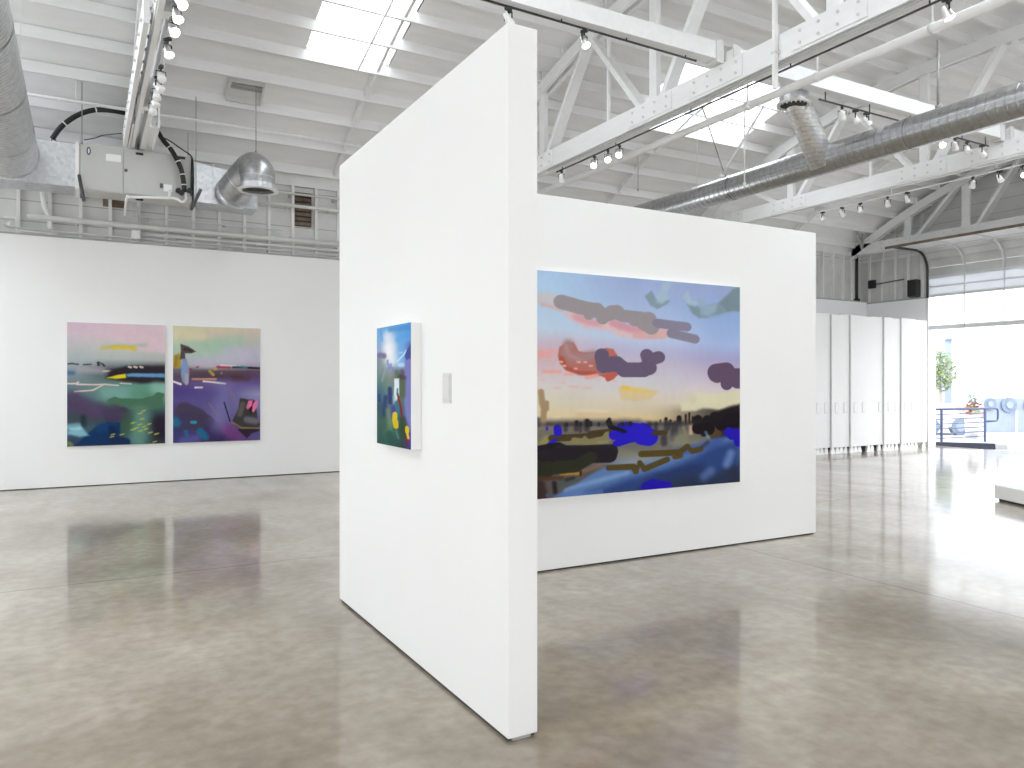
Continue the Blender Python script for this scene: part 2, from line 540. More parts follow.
for i, y in enumerate(JY[:20]):
    for n in range(5):
        x0, x1 = bays[n] + (TW / 2 if n else 0), bays[n + 1] + (TW / 2 if n < 4 else 0)
        dy = .028 if n % 2 else -.028
        MB().box(x0 - .08, x1 + .08, y + dy - .022, y + dy + .022, zb(y), zb(y) + .152).build('roof_joist', 'joist', roof)
for n in range(5):              # solid blocking between the joists along the middle of each bay
    xm = (bays[n] + bays[n + 1]) / 2 + .35
    if n == 4: continue
    for a, b in zip(JY[:12], JY[1:12]):
        MB().bar((xm, a - .03, (zb(a) + .06)), (xm, b + .03, zb(b) + .06), .045, .10).build('blocking', 'joist', roof)
MB().bar(atY(357, 72, 10.75), (3.45, 8.6, zb(8.6) - .02), .02, .02).build('conduit', 'greypipe', roof)
# roof vent in the boards
rv = thing('roof_vent', (2.1, 12.15, 5.8), 'small weathered roof vent hatch low in the white board ceiling', 'vent')
vq = [atRoof(u, v, .06) for u, v in ((226, 100), (261, 106), (264, 87), (231, 81))]
vt_ = [p_ + Vector((0, 0, .085)) for p_ in vq]
fr = MB()
for i in range(4):
    fr.bar(vq[i] + Vector((0, 0, .04)), vq[(i + 1) % 4] + Vector((0, 0, .04)), .03, .09)
fr.build('frame', 'greypipe', rv)
MB().hexa(vt_ + [p_ + Vector((0, 0, .004)) for p_ in vt_]).build('cover', 'slot', rv)
for f in (.55, .8):
    MB().bar(vq[0].lerp(vq[3], f) + Vector((0, 0, .05)), vq[1].lerp(vq[2], f) + Vector((0, 0, .05)), .07, .012).build('louvre', 'trimgrey', rv)
# skylights: glass over the openings, seen and added alike
for i, (sx0, sx1, sy1, sy0) in enumerate(SKY):
    g = MB(); fr = MB()
    seg = [y for y in JY if sy0 - .01 <= y <= sy1 + .01]
    for a, b in zip(seg, seg[1:]):
        g.hexa([(sx0, b, zb(b) + .2), (sx1, b, zb(b) + .2), (sx1, a, zb(a) + .2), (sx0, a, zb(a) + .2), (sx0, b, zb(b) + .26), (sx1, b, zb(b) + .26), (sx1, a, zb(a) + .26), (sx0, a, zb(a) + .26)])
        for sx in (sx0 - .02, sx1 + .02):
            fr.bar((sx, a, zb(a) + .2), (sx, b, zb(b) + .2), .04, .10)
    for y in (sy1 - .02, sy0 + .02):
        fr.bar((sx0, y, zb(y) + .25), (sx1, y, zb(y) + .25), .04, .10)
    pa, pb = Vector(((sx0 + sx1) / 2, sy0, zb(sy0) + .26)), Vector(((sx0 + sx1) / 2, sy1, zb(sy1) + .26))
    pd = (pb - pa); portal((pa + pb) / 2, sx1 - sx0, pd.length, Vector((1, 0, 0)).cross(pd) * -1, pd)
    w = fr.build('window_%d' % (i + 1), 'truss'); tag(w, kind='structure')
    g.build('pane', 'pane', w)

portal((XW - .2, 2.75, (LWZ0 + LWZ1) / 2), 15.5, LWZ1 - LWZ0, (1, 0, 0))
portal(((XW + XE) / 2, -5.2, 1.8), XE - XW, 1.6, (0, 1, 0))
portal((XE + .3, 8.1, 2.2), 6.6, 4.4, (-1, 0, 0))
portal((4.75, 13.3, 1.25), 1.2, 2.4, (0, -1, 0))

# ================================================================== ROOF TRUSSES
BZ0, BZ1 = 4.85, 5.12
NODES = [12.9, 10.3, 7.6, 4.93, 2.3]
TOPS = [11.6, 9.0, 6.3, 3.6]


def topz(y): return zb(y) - .10


def make_truss(x, label, last=False):
    t = thing('roof_truss', (x + TW / 2, 12.9, BZ0), label, 'roof truss', 'bowstring roof trusses')
    xc = x + TW / 2
    for dx in (.025, TW - .025):
        MB().box(x + dx - .025, x + dx + .025, .5, 13.1, BZ0, BZ1).build('bottom_chord', 'truss', t)
    c = MB()
    yy = [13.15 - .5 * i for i in range(27)]
    for dx in (.025, TW - .025):
        for a, b in zip(yy, yy[1:]):
            c.bar((x + dx, a, topz(a)), (x + dx, b, topz(b)), .05, .19)
    c.build('top_chord', 'truss', t)
    if not last:
        for y in NODES[1:]:
            MB().box(xc - .035, xc + .035, y - .07, y + .07, BZ0 + .02, topz(y)).build('vertical_strut', 'truss', t)
        for y in TOPS[1:2]:
            MB().box(xc - .02, xc + .02, y - .42 - .02, y - .42 + .02, BZ1 - .02, topz(y)).build('vertical_strut', 'truss', t)
        prs = []
        for i, y in enumerate(TOPS):
            prs += [(y, NODES[i]), (y, NODES[i + 1])]
        for yt, yb_ in prs:
            s = -1 if yb_ > yt else 1
            MB().bar((xc, yt - s * .05, topz(yt) - .03), (xc, yb_ + s * .12, BZ0 + .12), .07, .16, (1, 0, 0)).build('diagonal_strut', 'truss', t)
    else:
        for y in (11.58, 10.17, 8.8, 7.4, 6.0):
            MB().box(xc - .035, xc + .035, y - .09, y + .09, BZ0 + .02, topz(y)).build('vertical_strut', 'truss', t)
        for yb_, yt in ((11.42, 10.32), (9.98, 8.95), (8.6, 7.55), (7.2, 6.15)):
            MB().bar((xc, yt, topz(yt) - .03), (xc, yb_, BZ0 + .1), .07, .19, (1, 0, 0)).build('diagonal_strut', 'truss', t)
    for y in NODES[1:] + [6.45, 11.9]:
        for xx in (x - .008, x + TW + .008):
            p = MB().box(xx - .006, xx + .006, y - .42, y + .42, BZ0 + .03, BZ1 - .02).build('splice_plate', 'truss', t)
            for dy in (-.33, -.11, .11, .33):
                for z in (BZ0 + .08, BZ1 - .07):
                    MB().tube([(xx - .022, y + dy, z), (xx + .022, y + dy, z)], .016, 8).build('bolt', 'greypipe', p)
    return t


tb = make_truss(TRX[0], 'white timber roof truss at far left, running over the grey air handler')
pk = MB().box(.475, .525, 7.75, 11.95, 4.83, 5.08).build('side_plank', 'truss', tb)
for i in range(12):
    MB().tube([(.450, 7.95 + i * .34, 4.93), (.56, 7.95 + i * .34, 4.93)], .018, 8).build('bolt', 'greypipe', pk)
for xx in (.55, .75, .85):
    hp = MB().box(xx - .012, xx + .012, 10.9, 12.0, 4.84, 5.14).build('heel_plate', 'truss', tb)
    for y in (11.0, 11.25, 11.5, 11.75):
        MB().tube([(xx - .03, y, 4.92), (xx + .03, y, 4.92)], .018, 8).build('bolt', 'greypipe', hp)
MB().box(.75, .85, 11.0, 11.9, 4.86, 5.0).build('heel_block', 'truss', tb)
make_truss(TRX[1], 'white timber roof truss rising behind the tall freestanding wall')
make_truss(TRX[2], 'white timber roof truss beyond the long straight silver duct')
make_truss(TRX[3], 'grey-white timber roof truss against the end wall above the roll-up door', True)

# cross beams on the bottom chords
for x0, x1, lab in ((TRX[0] + TW + .02, TRX[1] - .03, 'white cross beam over the tall freestanding wall, ending at a roof truss'),
                    (TRX[1] + TW + .02, TRX[2] - .02, 'white cross beam passing over the long silver duct'),
                    (TRX[2] + TW + .02, TRX[3] - .02, 'white cross beam at the far right beyond the silver duct')):
    b = thing('cross_beam', ((x0 + x1) / 2, 6.4, 5.16), lab, 'beam', 'cross beams between the roof trusses')
    MB().box(x0, x1, 6.33, 6.375, 5.15, 5.34).build('board', 'truss', b)
    MB().box(x0, x1, 6.375, 6.47, 5.15, 5.335).build('board', 'joist', b)
    for xx in (x0 + .02, x1 - .02):
        h = MB().box(xx - .05, xx + .05, 6.315, 6.33, 5.11, 5.36)
        h.box(xx - .05, xx + .05, 6.33, 6.48, 5.12, 5.15)
        h.build('hanger_bracket', 'greypipe', b)

# ================================================================== FREESTANDING WALLS
p = thing('display_partition', (1.64, 4.06, 0), 'tall freestanding white wall panel standing end-on in the foreground', 'partition wall')
MB().box(1.566, 1.712, 2.832, 5.285, .014, 3.053).build('panel', 'drywall', p, .006)
MB().box(1.574, 1.704, 2.85, 5.25, .0, .014).build('base', 'gap', p)
MB().box(1.59, 1.68, 2.838, 2.849, .001, .014).build('foot', 'trimgrey', p)
sl = thing('slot', (0, 0, 0), '', '')
bpy.data.objects.remove(sl)
pl = MB().box(1.562, 1.566, 3.400, 3.503, 1.425, 1.575).build('slot_plate', 'slot', p, .003)
rim = MB().box(1.558, 1.562, 3.410, 3.493, 1.437, 1.563).build('slot_rim', 'slotrim', pl)
MB().box(1.5565, 1.5582, 3.418, 3.485, 1.445, 1.555).build('slot_insert', 'slot', pl)

p = thing('display_partition', (4.09, 5.34, 0), 'long low freestanding white wall carrying the sunset landscape painting', 'partition wall')
MB().box(1.712, 6.485, 5.27, 5.41, .012, 3.053).build('panel', 'drywall', p, .005)
MB().box(1.72, 6.45, 5.275, 5.40, 0, .012).build('base', 'gap', p)

# ================================================================== PAINTINGS
STROKES_BIG = [
('g',[(0.176,[(1.816,(172,203,234)),(1.592,(180,206,232)),(1.368,(192,211,230)),(1.248,(205,186,202)),(1.144,(212,180,184)),(1.064,(214,190,196)),(0.912,(216,208,206)),(0.776,(217,210,188)),(0.664,(224,207,168)),(0.6,(218,195,158)),(0.552,(120,112,105)),(0.496,(110,108,98)),(0.376,(150,140,90)),(0.296,(60,55,55)),(0.152,(60,50,45)),(0.016,(60,50,50))]),(0.914,[(1.836,(158,174,214)),(1.646,(164,181,219)),(1.318,(188,204,231)),(1.197,(188,184,214)),(1.093,(200,190,206)),(0.955,(206,204,212)),(0.834,(215,206,202)),(0.695,(217,201,172)),(0.592,(222,197,146)),(0.522,(110,105,100)),(0.436,(105,102,98)),(0.332,(130,128,110)),(0.246,(140,150,165)),(0.108,(70,100,160)),(-0.013,(50,60,100))]),(1.734,[(1.828,(154,168,208)),(1.519,(148,174,220)),(1.285,(164,184,224)),(1.145,(168,163,204)),(1.004,(196,181,205)),(0.864,(214,201,205)),(0.752,(212,208,182)),(0.677,(60,52,52)),(0.433,(40,34,40)),(0.396,(60,70,110)),(0.283,(56,78,130)),(0.115,(60,75,115)),(0.003,(52,54,72))])]),
('l',[(0.19,1.605),(0.239,1.609),(0.274,1.587)],0.0488,(208,196,196),0.0203,0.8),
('l',[(0.197,1.557),(0.253,1.544),(0.331,1.517)],0.0147,(218,170,170),0.013,0.7),
('l',[(0.382,1.495),(0.507,1.41),(0.658,1.409)],0.0349,(221,187,192),0.0249,0.9),
('l',[(0.433,1.473),(0.522,1.436),(0.612,1.424)],0.0284,(216,160,172),0.0184,0.9),
('l',[(0.658,1.418),(0.775,1.355),(0.935,1.344)],0.0376,(222,190,192),0.0222,0.9),
('l',[(0.704,1.437),(0.814,1.4),(0.927,1.379)],0.0344,(213,152,165),0.0206,0.9),
('l',[(0.882,1.342),(1.004,1.338),(1.112,1.352)],0.0297,(216,168,168),0.0157,0.9),
('p',[(1.062,1.403),(1.138,1.407),(1.129,1.326),(1.045,1.322)],0,(222,178,172),0.0089,0.9),
('l',[(0.328,1.587),(0.47,1.551),(0.552,1.539)],0.0595,(155,148,152),0.0033,1),
('l',[(0.552,1.535),(0.643,1.494),(0.72,1.524),(0.775,1.502),(0.927,1.493)],0.0524,(155,148,152),0.0034,1),
('l',[(0.582,1.55),(0.635,1.493)],0.0509,(155,148,152),0.0034,1),
('l',[(0.693,1.531),(0.736,1.538)],0.0532,(155,148,152),0.0034,1),
('l',[(0.518,1.495),(0.522,1.487)],0.0354,(155,148,152),0.0034,1),
('l',[(0.627,1.484),(0.624,1.467)],0.0469,(155,148,152),0.0034,1),
('l',[(0.874,1.477),(0.987,1.488)],0.0594,(155,148,152),0.0035,1),
('l',[(0.947,1.45),(1.004,1.418)],0.0661,(155,148,152),0.0035,1),
('l',[(1.054,1.452),(1.301,1.433)],0.041,(139,133,153),0.0036,1),
('l',[(1.172,1.368),(1.372,1.326)],0.0414,(137,132,150),0.0036,1),
('p',[(0.951,1.684),(1.008,1.733),(1.045,1.669),(1.163,1.66),(1.129,1.622),(1.054,1.576),(0.996,1.603)],0,(134,155,168),0.0088,1),
('p',[(1.045,1.678),(1.104,1.808),(1.172,1.814),(1.138,1.739),(1.138,1.667),(1.096,1.628),(1.054,1.634)],0,(168,192,208),0.0213,0.9),
('p',[(1.301,1.643),(1.407,1.622),(1.589,1.672),(1.682,1.764),(1.711,1.809),(1.777,1.829),(1.777,1.6),(1.682,1.594),(1.497,1.526),(1.407,1.516),(1.345,1.554)],0,(132,152,165),0.0146,1),
('p',[(1.589,1.672),(1.682,1.764),(1.72,1.805),(1.777,1.829),(1.777,1.604),(1.664,1.593)],0,(122,141,150),0.0131,0.9),
('p',[(1.266,1.699),(1.31,1.762),(1.345,1.682),(1.407,1.659),(1.372,1.62),(1.319,1.635)],0,(170,192,205),0.0182,0.9),
('p',[(1.398,1.686),(1.443,1.699),(1.461,1.635),(1.571,1.662),(1.552,1.585),(1.488,1.544),(1.425,1.55)],0,(152,174,196),0.0203,0.9),
('l',[(1.497,1.536),(1.589,1.55),(1.73,1.597)],0.0112,(140,170,205),0.0112,0.7),
('l',[(0.169,1.175),(0.253,1.174)],0.013,(235,166,160),0.0097,0.85),
('l',[(0.232,1.181),(0.288,1.179)],0.0131,(235,166,160),0.0098,0.85),
('l',[(0.162,1.146),(0.239,1.145)],0.013,(235,166,160),0.0097,0.85),
('l',[(0.204,1.021),(0.253,1.018)],0.013,(235,166,160),0.0098,0.85),
('l',[(0.271,1.022),(0.313,1.019)],0.0131,(235,166,160),0.0098,0.85),
('l',[(0.353,1.002),(0.404,0.999)],0.0132,(235,166,160),0.0099,0.85),
('l',[(0.176,0.956),(0.197,0.953)],0.0073,(235,166,160),0.0097,0.45),
('l',[(0.328,0.928),(0.349,0.924)],0.0074,(235,166,160),0.0099,0.45),
('l',[(0.712,0.945),(0.728,0.942)],0.0077,(235,166,160),0.0103,0.45),
('l',[(0.484,0.89),(0.537,0.886)],0.0076,(235,166,160),0.0101,0.45),
('l',[(0.169,0.883),(0.176,0.88)],0.0073,(235,166,160),0.0097,0.45),
('l',[(0.274,0.891),(0.317,0.887)],0.0074,(235,166,160),0.0099,0.45),
('l',[(0.382,0.899),(0.44,0.895)],0.0075,(235,166,160),0.01,0.45),
('p',[(0.36,1.263),(0.31,1.22),(0.299,1.154),(0.31,1.088),(0.36,1.027),(0.455,0.995),(0.582,0.991),(0.627,0.983),(0.658,0.939),(0.704,0.958),(0.739,0.997),(0.736,1.07),(0.736,1.165),(0.704,1.216),(0.65,1.223),(0.582,1.191),(0.484,1.182),(0.448,1.191),(0.426,1.241),(0.411,1.263)],0,(182,112,104),0.005,1),
('l',[(0.375,1.247),(0.36,1.18),(0.396,1.14),(0.484,1.142),(0.559,1.16)],0.0365,(165,133,134),0.0299,0.95),
('l',[(0.353,1.238),(0.382,1.156),(0.455,1.116)],0.0149,(188,140,134),0.0116,0.7),
('l',[(0.324,1.13),(0.36,1.052),(0.455,1.009),(0.567,1.008)],0.0165,(178,86,70),0.0132,0.9),
('p',[(0.612,0.992),(0.736,1.027),(0.739,0.997),(0.704,0.958),(0.666,0.939)],0,(192,96,80),0.0068,1),
('p',[(0.65,1.223),(0.704,1.216),(0.736,1.161),(0.658,1.146)],0,(190,110,96),0.0085,1),
('l',[(0.313,1.101),(0.328,1.099)],0.0074,(226,184,168),0.0066,0.9),
('l',[(0.418,1.047),(0.433,1.045)],0.0075,(226,184,168),0.0067,0.9),
('l',[(0.44,1.101),(0.455,1.099)],0.0075,(226,184,168),0.0067,0.9),
('l',[(0.488,1.102),(0.503,1.1)],0.0076,(226,184,168),0.0067,0.9),
('l',[(0.529,1.071),(0.544,1.07)],0.0076,(226,184,168),0.0067,0.9),
('l',[(0.338,1.068),(0.353,1.067)],0.0074,(226,184,168),0.0066,0.9),
('l',[(0.507,0.974),(0.582,0.991)],0.0152,(238,166,150),0.0084,0.9),
('l',[(0.627,0.966),(0.635,0.964)],0.0102,(232,200,190),0.0051,1),
('l',[(0.62,1.166),(0.616,1.145),(0.631,1.064)],0.0528,(106,92,117),0.0034,1),
('l',[(0.65,1.082),(0.728,1.092)],0.0666,(106,92,117),0.0034,1),
('l',[(0.736,1.087),(0.791,1.049)],0.0603,(106,92,117),0.0034,1),
('l',[(0.791,1.041),(0.943,1.043)],0.0641,(106,92,117),0.0035,1),
('l',[(0.914,1.042),(0.987,1.061)],0.0632,(106,92,117),0.0035,1),
('l',[(0.967,1.171),(0.987,1.101)],0.0512,(106,92,117),0.0035,1),
('l',[(1.012,1.136),(1.066,1.155)],0.0532,(106,92,117),0.0035,1),
('l',[(0.971,1.175),(0.975,1.162)],0.0494,(106,92,117),0.0035,1),
('l',[(1.561,1.027),(1.654,1.042)],0.0786,(99,79,104),0.0037,1),
('l',[(1.561,1.008),(1.571,1.003)],0.073,(99,79,104),0.0037,1),
('l',[(1.645,1.009),(1.659,0.919)],0.0566,(99,79,104),0.0038,1),
('l',[(1.682,0.99),(1.796,0.991)],0.0776,(99,79,104),0.0038,1),
('l',[(1.758,0.943),(1.787,0.943)],0.0667,(99,79,104),0.0038,1),
('p',[(0.739,0.898),(0.898,0.889),(1.079,0.861),(0.996,0.782),(0.882,0.771),(0.762,0.794)],0,(218,196,150),0.0155,0.95),
('p',[(0.762,0.898),(0.818,0.902),(0.898,0.88),(1.037,0.861),(0.947,0.836),(0.77,0.863)],0,(226,196,120),0.0138,0.9),
('l',[(0.786,0.889),(0.818,0.882)],0.0173,(232,192,80),0.0121,0.9),
('p',[(1.249,0.751),(1.39,0.758),(1.381,0.841),(1.589,0.83),(1.777,0.871),(1.777,0.733),(1.589,0.68),(1.443,0.702),(1.372,0.676),(1.258,0.679)],0,(220,214,182),0.0182,0.95),
('l',[(1.319,0.823),(1.354,0.768)],0.0311,(216,204,176),0.0183,0.8),
('l',[(0.448,0.698),(0.544,0.695),(0.658,0.684)],0.0125,(226,214,190),0.0084,0.9),
('l',[(0.281,0.648),(0.31,0.651)],0.0099,(224,218,180),0.0082,0.7),
('p',[(0.433,0.685),(0.673,0.684),(0.814,0.637),(0.658,0.624),(0.418,0.648)],0,(217,190,148),0.0217,0.7),
('l',[(0.142,0.6),(0.253,0.6),(0.433,0.594),(0.658,0.59),(0.894,0.582)],0.0291,(70,66,70),0.0324,0.75),
('l',[(0.183,0.858),(0.191,0.769),(0.204,0.72),(0.197,0.606)],0.0211,(168,142,108),0.0081,1),
('l',[(0.218,0.768),(0.218,0.719)],0.0212,(168,142,108),0.0082,1),
('l',[(0.162,0.639),(0.162,0.591)],0.0162,(70,68,85),0.013,0.8),
('l',[(0.433,0.61),(0.433,0.585)],0.0117,(38,38,42),0.0084,1),
('l',[(0.51,0.616),(0.51,0.566)],0.0118,(38,38,42),0.0084,1),
('l',[(0.675,0.624),(0.675,0.572)],0.012,(38,38,42),0.0086,1),
('l',[(0.681,0.598),(0.681,0.555)],0.012,(38,38,42),0.0086,1),
('l',[(1.079,0.602),(1.079,0.576)],0.0071,(30,24,28),0.0071,1),
('l',[(1.125,0.614),(1.125,0.561)],0.0143,(30,24,28),0.0072,1),
('l',[(1.163,0.595),(1.163,0.559)],0.0108,(30,24,28),0.0072,1),
('l',[(1.236,0.62),(1.236,0.548)],0.0218,(30,24,28),0.0073,1),
('l',[(1.293,0.641),(1.293,0.559)],0.0073,(30,24,28),0.0073,1),
('l',[(1.323,0.659),(1.323,0.576)],0.0064,(30,24,28),0.0073,1),
('l',[(1.398,0.597),(1.398,0.532)],0.0424,(30,24,28),0.0074,1),
('l',[(1.479,0.594),(1.479,0.529)],0.0408,(30,24,28),0.0074,1),
('l',[(1.552,0.611),(1.552,0.536)],0.0542,(30,24,28),0.0075,1),
('l',[(1.354,0.621),(1.354,0.575)],0.0092,(30,24,28),0.0073,1),
('p',[(1.552,0.615),(1.589,0.671),(1.682,0.706),(1.777,0.724),(1.787,0.513),(1.497,0.524)],0,(30,22,28),0.0243,1),
('p',[(1.636,0.632),(1.777,0.666),(1.787,0.485),(1.552,0.494)],0,(24,16,24),0.0113,1),
('p',[(0.455,0.59),(0.552,0.612),(0.976,0.598),(1.315,0.578),(1.315,0.359),(1.1,0.29),(0.736,0.373),(0.736,0.511)],0,(112,108,106),0.0251,0.75),
('l',[(0.433,0.599),(0.433,0.549)],0.0184,(58,54,58),0.0134,0.8),
('l',[(0.507,0.605),(0.507,0.546)],0.0253,(58,54,58),0.0135,0.8),
('l',[(0.462,0.565),(0.462,0.531)],0.0101,(58,54,58),0.0134,0.8),
('l',[(0.353,0.577),(0.353,0.544)],0.0149,(58,54,58),0.0132,0.8),
('l',[(1.185,0.565),(1.185,0.429)],0.018,(58,54,58),0.0144,0.8),
('l',[(1.211,0.582),(1.211,0.464)],0.0163,(58,54,58),0.0145,0.8),
('l',[(1.042,0.57),(1.042,0.516)],0.0178,(58,54,58),0.0142,0.8),
('l',[(1.109,0.451),(1.109,0.397)],0.0269,(58,54,58),0.0143,0.8),
('l',[(0.992,0.571),(0.992,0.527)],0.023,(58,54,58),0.0142,0.8),
('l',[(1.134,0.566),(1.134,0.53)],0.0269,(58,54,58),0.0144,0.8),
('l',[(0.218,0.484),(0.19,0.42),(0.162,0.406)],0.0277,(170,155,80),0.0212,0.6),
('l',[(0.67,0.6),(0.689,0.556),(0.783,0.518)],0.0223,(28,26,30),0.0068,1),
('l',[(1.228,0.418),(1.359,0.43),(1.457,0.416)],0.0634,(150,148,120),0.0362,0.6),
('l',[(1.333,0.541),(1.337,0.477)],0.0146,(212,178,150),0.0146,0.9),
('l',[(1.271,0.534),(1.289,0.47)],0.0127,(150,130,100),0.0127,0.7),
('p',[(0.253,0.007),(0.448,0.139),(0.658,0.241),(0.854,0.21),(1.1,0.254),(1.315,0.332),(1.539,0.412),(1.792,0.448),(1.792,-0.164),(0.253,-0.009)],0,(92,124,176),0.041,1),
('p',[(0.507,0.016),(0.814,0.108),(1.1,0.165),(1.359,0.256),(1.539,0.356),(1.773,0.401),(1.792,-0.164),(0.507,-0.035)],0,(44,66,120),0.0505,0.95),
('p',[(0.976,0.095),(1.315,0.185),(1.494,0.154),(1.368,-0.011),(0.894,0.014)],0,(44,56,92),0.0442,0.8),
('l',[(1.228,0.309),(1.404,0.336),(1.585,0.391)],0.0362,(58,84,150),0.0362,0.7),
('l',[(1.697,0.272),(1.66,0.17)],0.0284,(104,134,186),0.0379,0.8),
('l',[(1.512,0.116),(1.457,0.073)],0.0317,(92,120,172),0.041,0.8),
('l',[(1.735,0.089),(1.735,0.032)],0.0475,(44,46,66),0.0475,0.8),
('l',[(0.36,-0.003),(0.612,0.014)],0.0199,(90,120,180),0.0166,0.7),
('l',[(0.36,0.063),(0.814,0.16)],0.0166,(130,160,205),0.0215,0.8),
('p',[(0.142,0.164),(0.288,0.201),(0.462,0.213),(0.552,0.232),(0.658,0.241),(0.552,0.181),(0.433,0.106),(0.324,0.058),(0.239,0.001),(0.135,-0.013)],0,(92,84,80),0.0162,1),
('l',[(0.324,0.116),(0.411,0.142)],0.0281,(70,90,88),0.0165,0.8),
('l',[(0.169,0.113),(0.19,0.014)],0.0406,(58,44,40),0.0195,1),
('l',[(0.274,0.12),(0.281,0.046)],0.0164,(40,36,40),0.0115,1),
('l',[(0.232,0.026),(0.246,0.008)],0.0163,(80,84,110),0.0114,1),
('l',[(0.484,0.203),(0.612,0.236)],0.0168,(140,104,86),0.0168,0.8),
('l',[(0.324,0.19),(0.375,0.186),(0.455,0.184)],0.0132,(176,128,56),0.0083,1),
('l',[(0.462,0.196),(0.462,0.171)],0.0101,(60,40,36),0.0067,1),
('l',[(0.36,0.138),(0.411,0.15)],0.0133,(58,52,50),0.0083,1),
('l',[(0.26,0.482),(0.448,0.482),(0.612,0.491)],0.0279,(74,60,40),0.0049,1),
('l',[(0.537,0.503),(0.673,0.514)],0.0287,(74,60,40),0.0051,1),
('l',[(0.612,0.504),(0.783,0.483),(0.814,0.484)],0.0221,(72,58,30),0.0051,1),
('l',[(0.297,0.563),(0.3,0.526)],0.0296,(40,28,190),0.0033,1),
('l',[(0.223,0.57),(0.225,0.553)],0.0082,(40,28,190),0.0033,1),
('l',[(0.239,0.438),(0.281,0.465)],0.0131,(40,28,190),0.0049,1),
('l',[(0.775,0.553),(0.814,0.508),(0.791,0.448)],0.0433,(40,28,190),0.0043,1),
('l',[(0.728,0.413),(0.814,0.438)],0.0293,(40,28,190),0.0043,1),
('l',[(0.814,0.534),(0.951,0.511)],0.0626,(40,28,190),0.0043,1),
('l',[(0.935,0.468),(0.984,0.457)],0.0774,(40,28,190),0.0044,1),
('l',[(0.935,0.538),(0.943,0.52)],0.0475,(40,28,190),0.0044,1),
('l',[(0.673,0.514),(0.783,0.475),(0.814,0.482)],0.0154,(70,56,30),0.0051,1),
('l',[(0.704,0.547),(0.791,0.513)],0.0172,(28,26,30),0.0052,1),
('p',[(0.382,0.443),(0.404,0.484),(0.47,0.472),(0.492,0.492),(0.522,0.461),(0.582,0.475),(0.62,0.482),(0.643,0.515),(0.67,0.523),(0.673,0.48),(0.704,0.521),(0.716,0.504),(0.689,0.436),(0.612,0.423),(0.552,0.409),(0.462,0.418),(0.396,0.43)],0,(134,126,88),0.005,1),
('l',[(0.597,0.432),(0.658,0.429)],0.0119,(150,148,110),0.0102,0.6),
('l',[(0.176,0.372),(0.296,0.39),(0.36,0.353)],0.0585,(32,28,34),0.0049,1),
('l',[(0.31,0.364),(0.507,0.353),(0.681,0.351)],0.061,(40,34,40),0.0049,1),
('l',[(0.218,0.337),(0.346,0.337),(0.673,0.317)],0.062,(38,32,38),0.0049,1),
('l',[(0.19,0.233),(0.218,0.239)],0.0618,(46,46,34),0.0049,1),
('l',[(0.303,0.25),(0.433,0.248),(0.537,0.309)],0.0494,(46,48,36),0.0066,1),
('l',[(0.274,0.235),(0.426,0.241)],0.0476,(46,48,34),0.0066,1),
('l',[(0.169,0.21),(0.218,0.207)],0.0487,(44,46,34),0.0081,1),
('l',[(0.169,0.162),(0.324,0.157)],0.0179,(80,54,38),0.013,0.9),
('l',[(0.673,0.214),(0.862,0.209)],0.0257,(84,70,32),0.0043,1),
('l',[(0.858,0.209),(0.882,0.164)],0.0227,(84,70,32),0.0044,1),
('l',[(0.882,0.164),(0.911,0.232)],0.0175,(84,70,32),0.0044,1),
('l',[(0.911,0.241),(0.951,0.181)],0.0211,(84,70,32),0.0044,1),
('l',[(0.951,0.183),(1.134,0.252)],0.0264,(84,70,32),0.0044,1),
('l',[(0.927,0.314),(1.228,0.309)],0.0281,(84,70,32),0.0044,1),
('l',[(1.202,0.275),(1.245,0.281)],0.0271,(96,74,40),0.0045,1),
('l',[(1.228,0.3),(1.306,0.359)],0.0254,(84,70,32),0.0045,1),
('l',[(1.306,0.359),(1.35,0.307)],0.0201,(84,70,32),0.0046,1),
('l',[(1.359,0.315),(1.421,0.33)],0.0257,(84,70,32),0.0046,1),
('l',[(1.033,0.49),(1.117,0.491)],0.0231,(72,60,40),0.0053,1),
('p',[(1.484,0.47),(1.53,0.543),(1.622,0.46),(1.557,0.421),(1.521,0.418)],0,(86,64,46),0.0074,1),
('l',[(1.404,0.52),(1.494,0.507)],0.0553,(26,18,24),0.0074,1),
('l',[(1.439,0.454),(1.457,0.453)],0.0129,(24,26,56),0.0055,1),
('l',[(1.439,0.352),(1.484,0.387)],0.0166,(60,60,70),0.0148,0.8),
('l',[(1.466,0.481),(1.494,0.433)],0.013,(120,160,170),0.013,0.7),
('l',[(1.678,0.472),(1.707,0.442)],0.0454,(36,22,170),0.0047,1),
('l',[(1.735,0.46),(1.783,0.448)],0.0475,(36,22,170),0.0048,1),
('l',[(1.754,0.421),(1.768,0.372)],0.0419,(36,22,170),0.0048,1),
('l',[(0.968,0.025),(1.017,0.047)],0.0441,(36,22,170),0.0044,1),
('l',[(1.017,0.043),(1.134,0.019)],0.0408,(36,22,170),0.0044,1),
('l',[(0.943,0.018),(1.16,0.008)],0.0176,(36,22,170),0.0044,1),
('l',[(0.712,0.486),(0.814,0.491),(0.862,0.462)],0.0413,(40,28,190),0.0043,1),
('l',[(0.759,0.433),(0.862,0.454)],0.0346,(40,28,190),0.0043,1),
('l',[(0.67,0.6),(0.689,0.556),(0.791,0.516)],0.0154,(28,26,30),0.0068,1),
('p',[(1.017,0.038),(1.494,0.089),(1.773,0.162),(1.783,-0.048),(1.017,-0.033)],0,(44,48,66),0.0621,0.75),
('p',[(1.042,0.125),(1.315,0.176),(1.448,0.204),(1.404,0.142),(1.143,0.081)],0,(40,56,104),0.0445,0.7),
('l',[(1.512,0.116),(1.457,0.073)],0.0317,(84,110,165),0.041,0.7),
('l',[(1.697,0.272),(1.66,0.18)],0.0246,(100,130,184),0.0379,0.7),
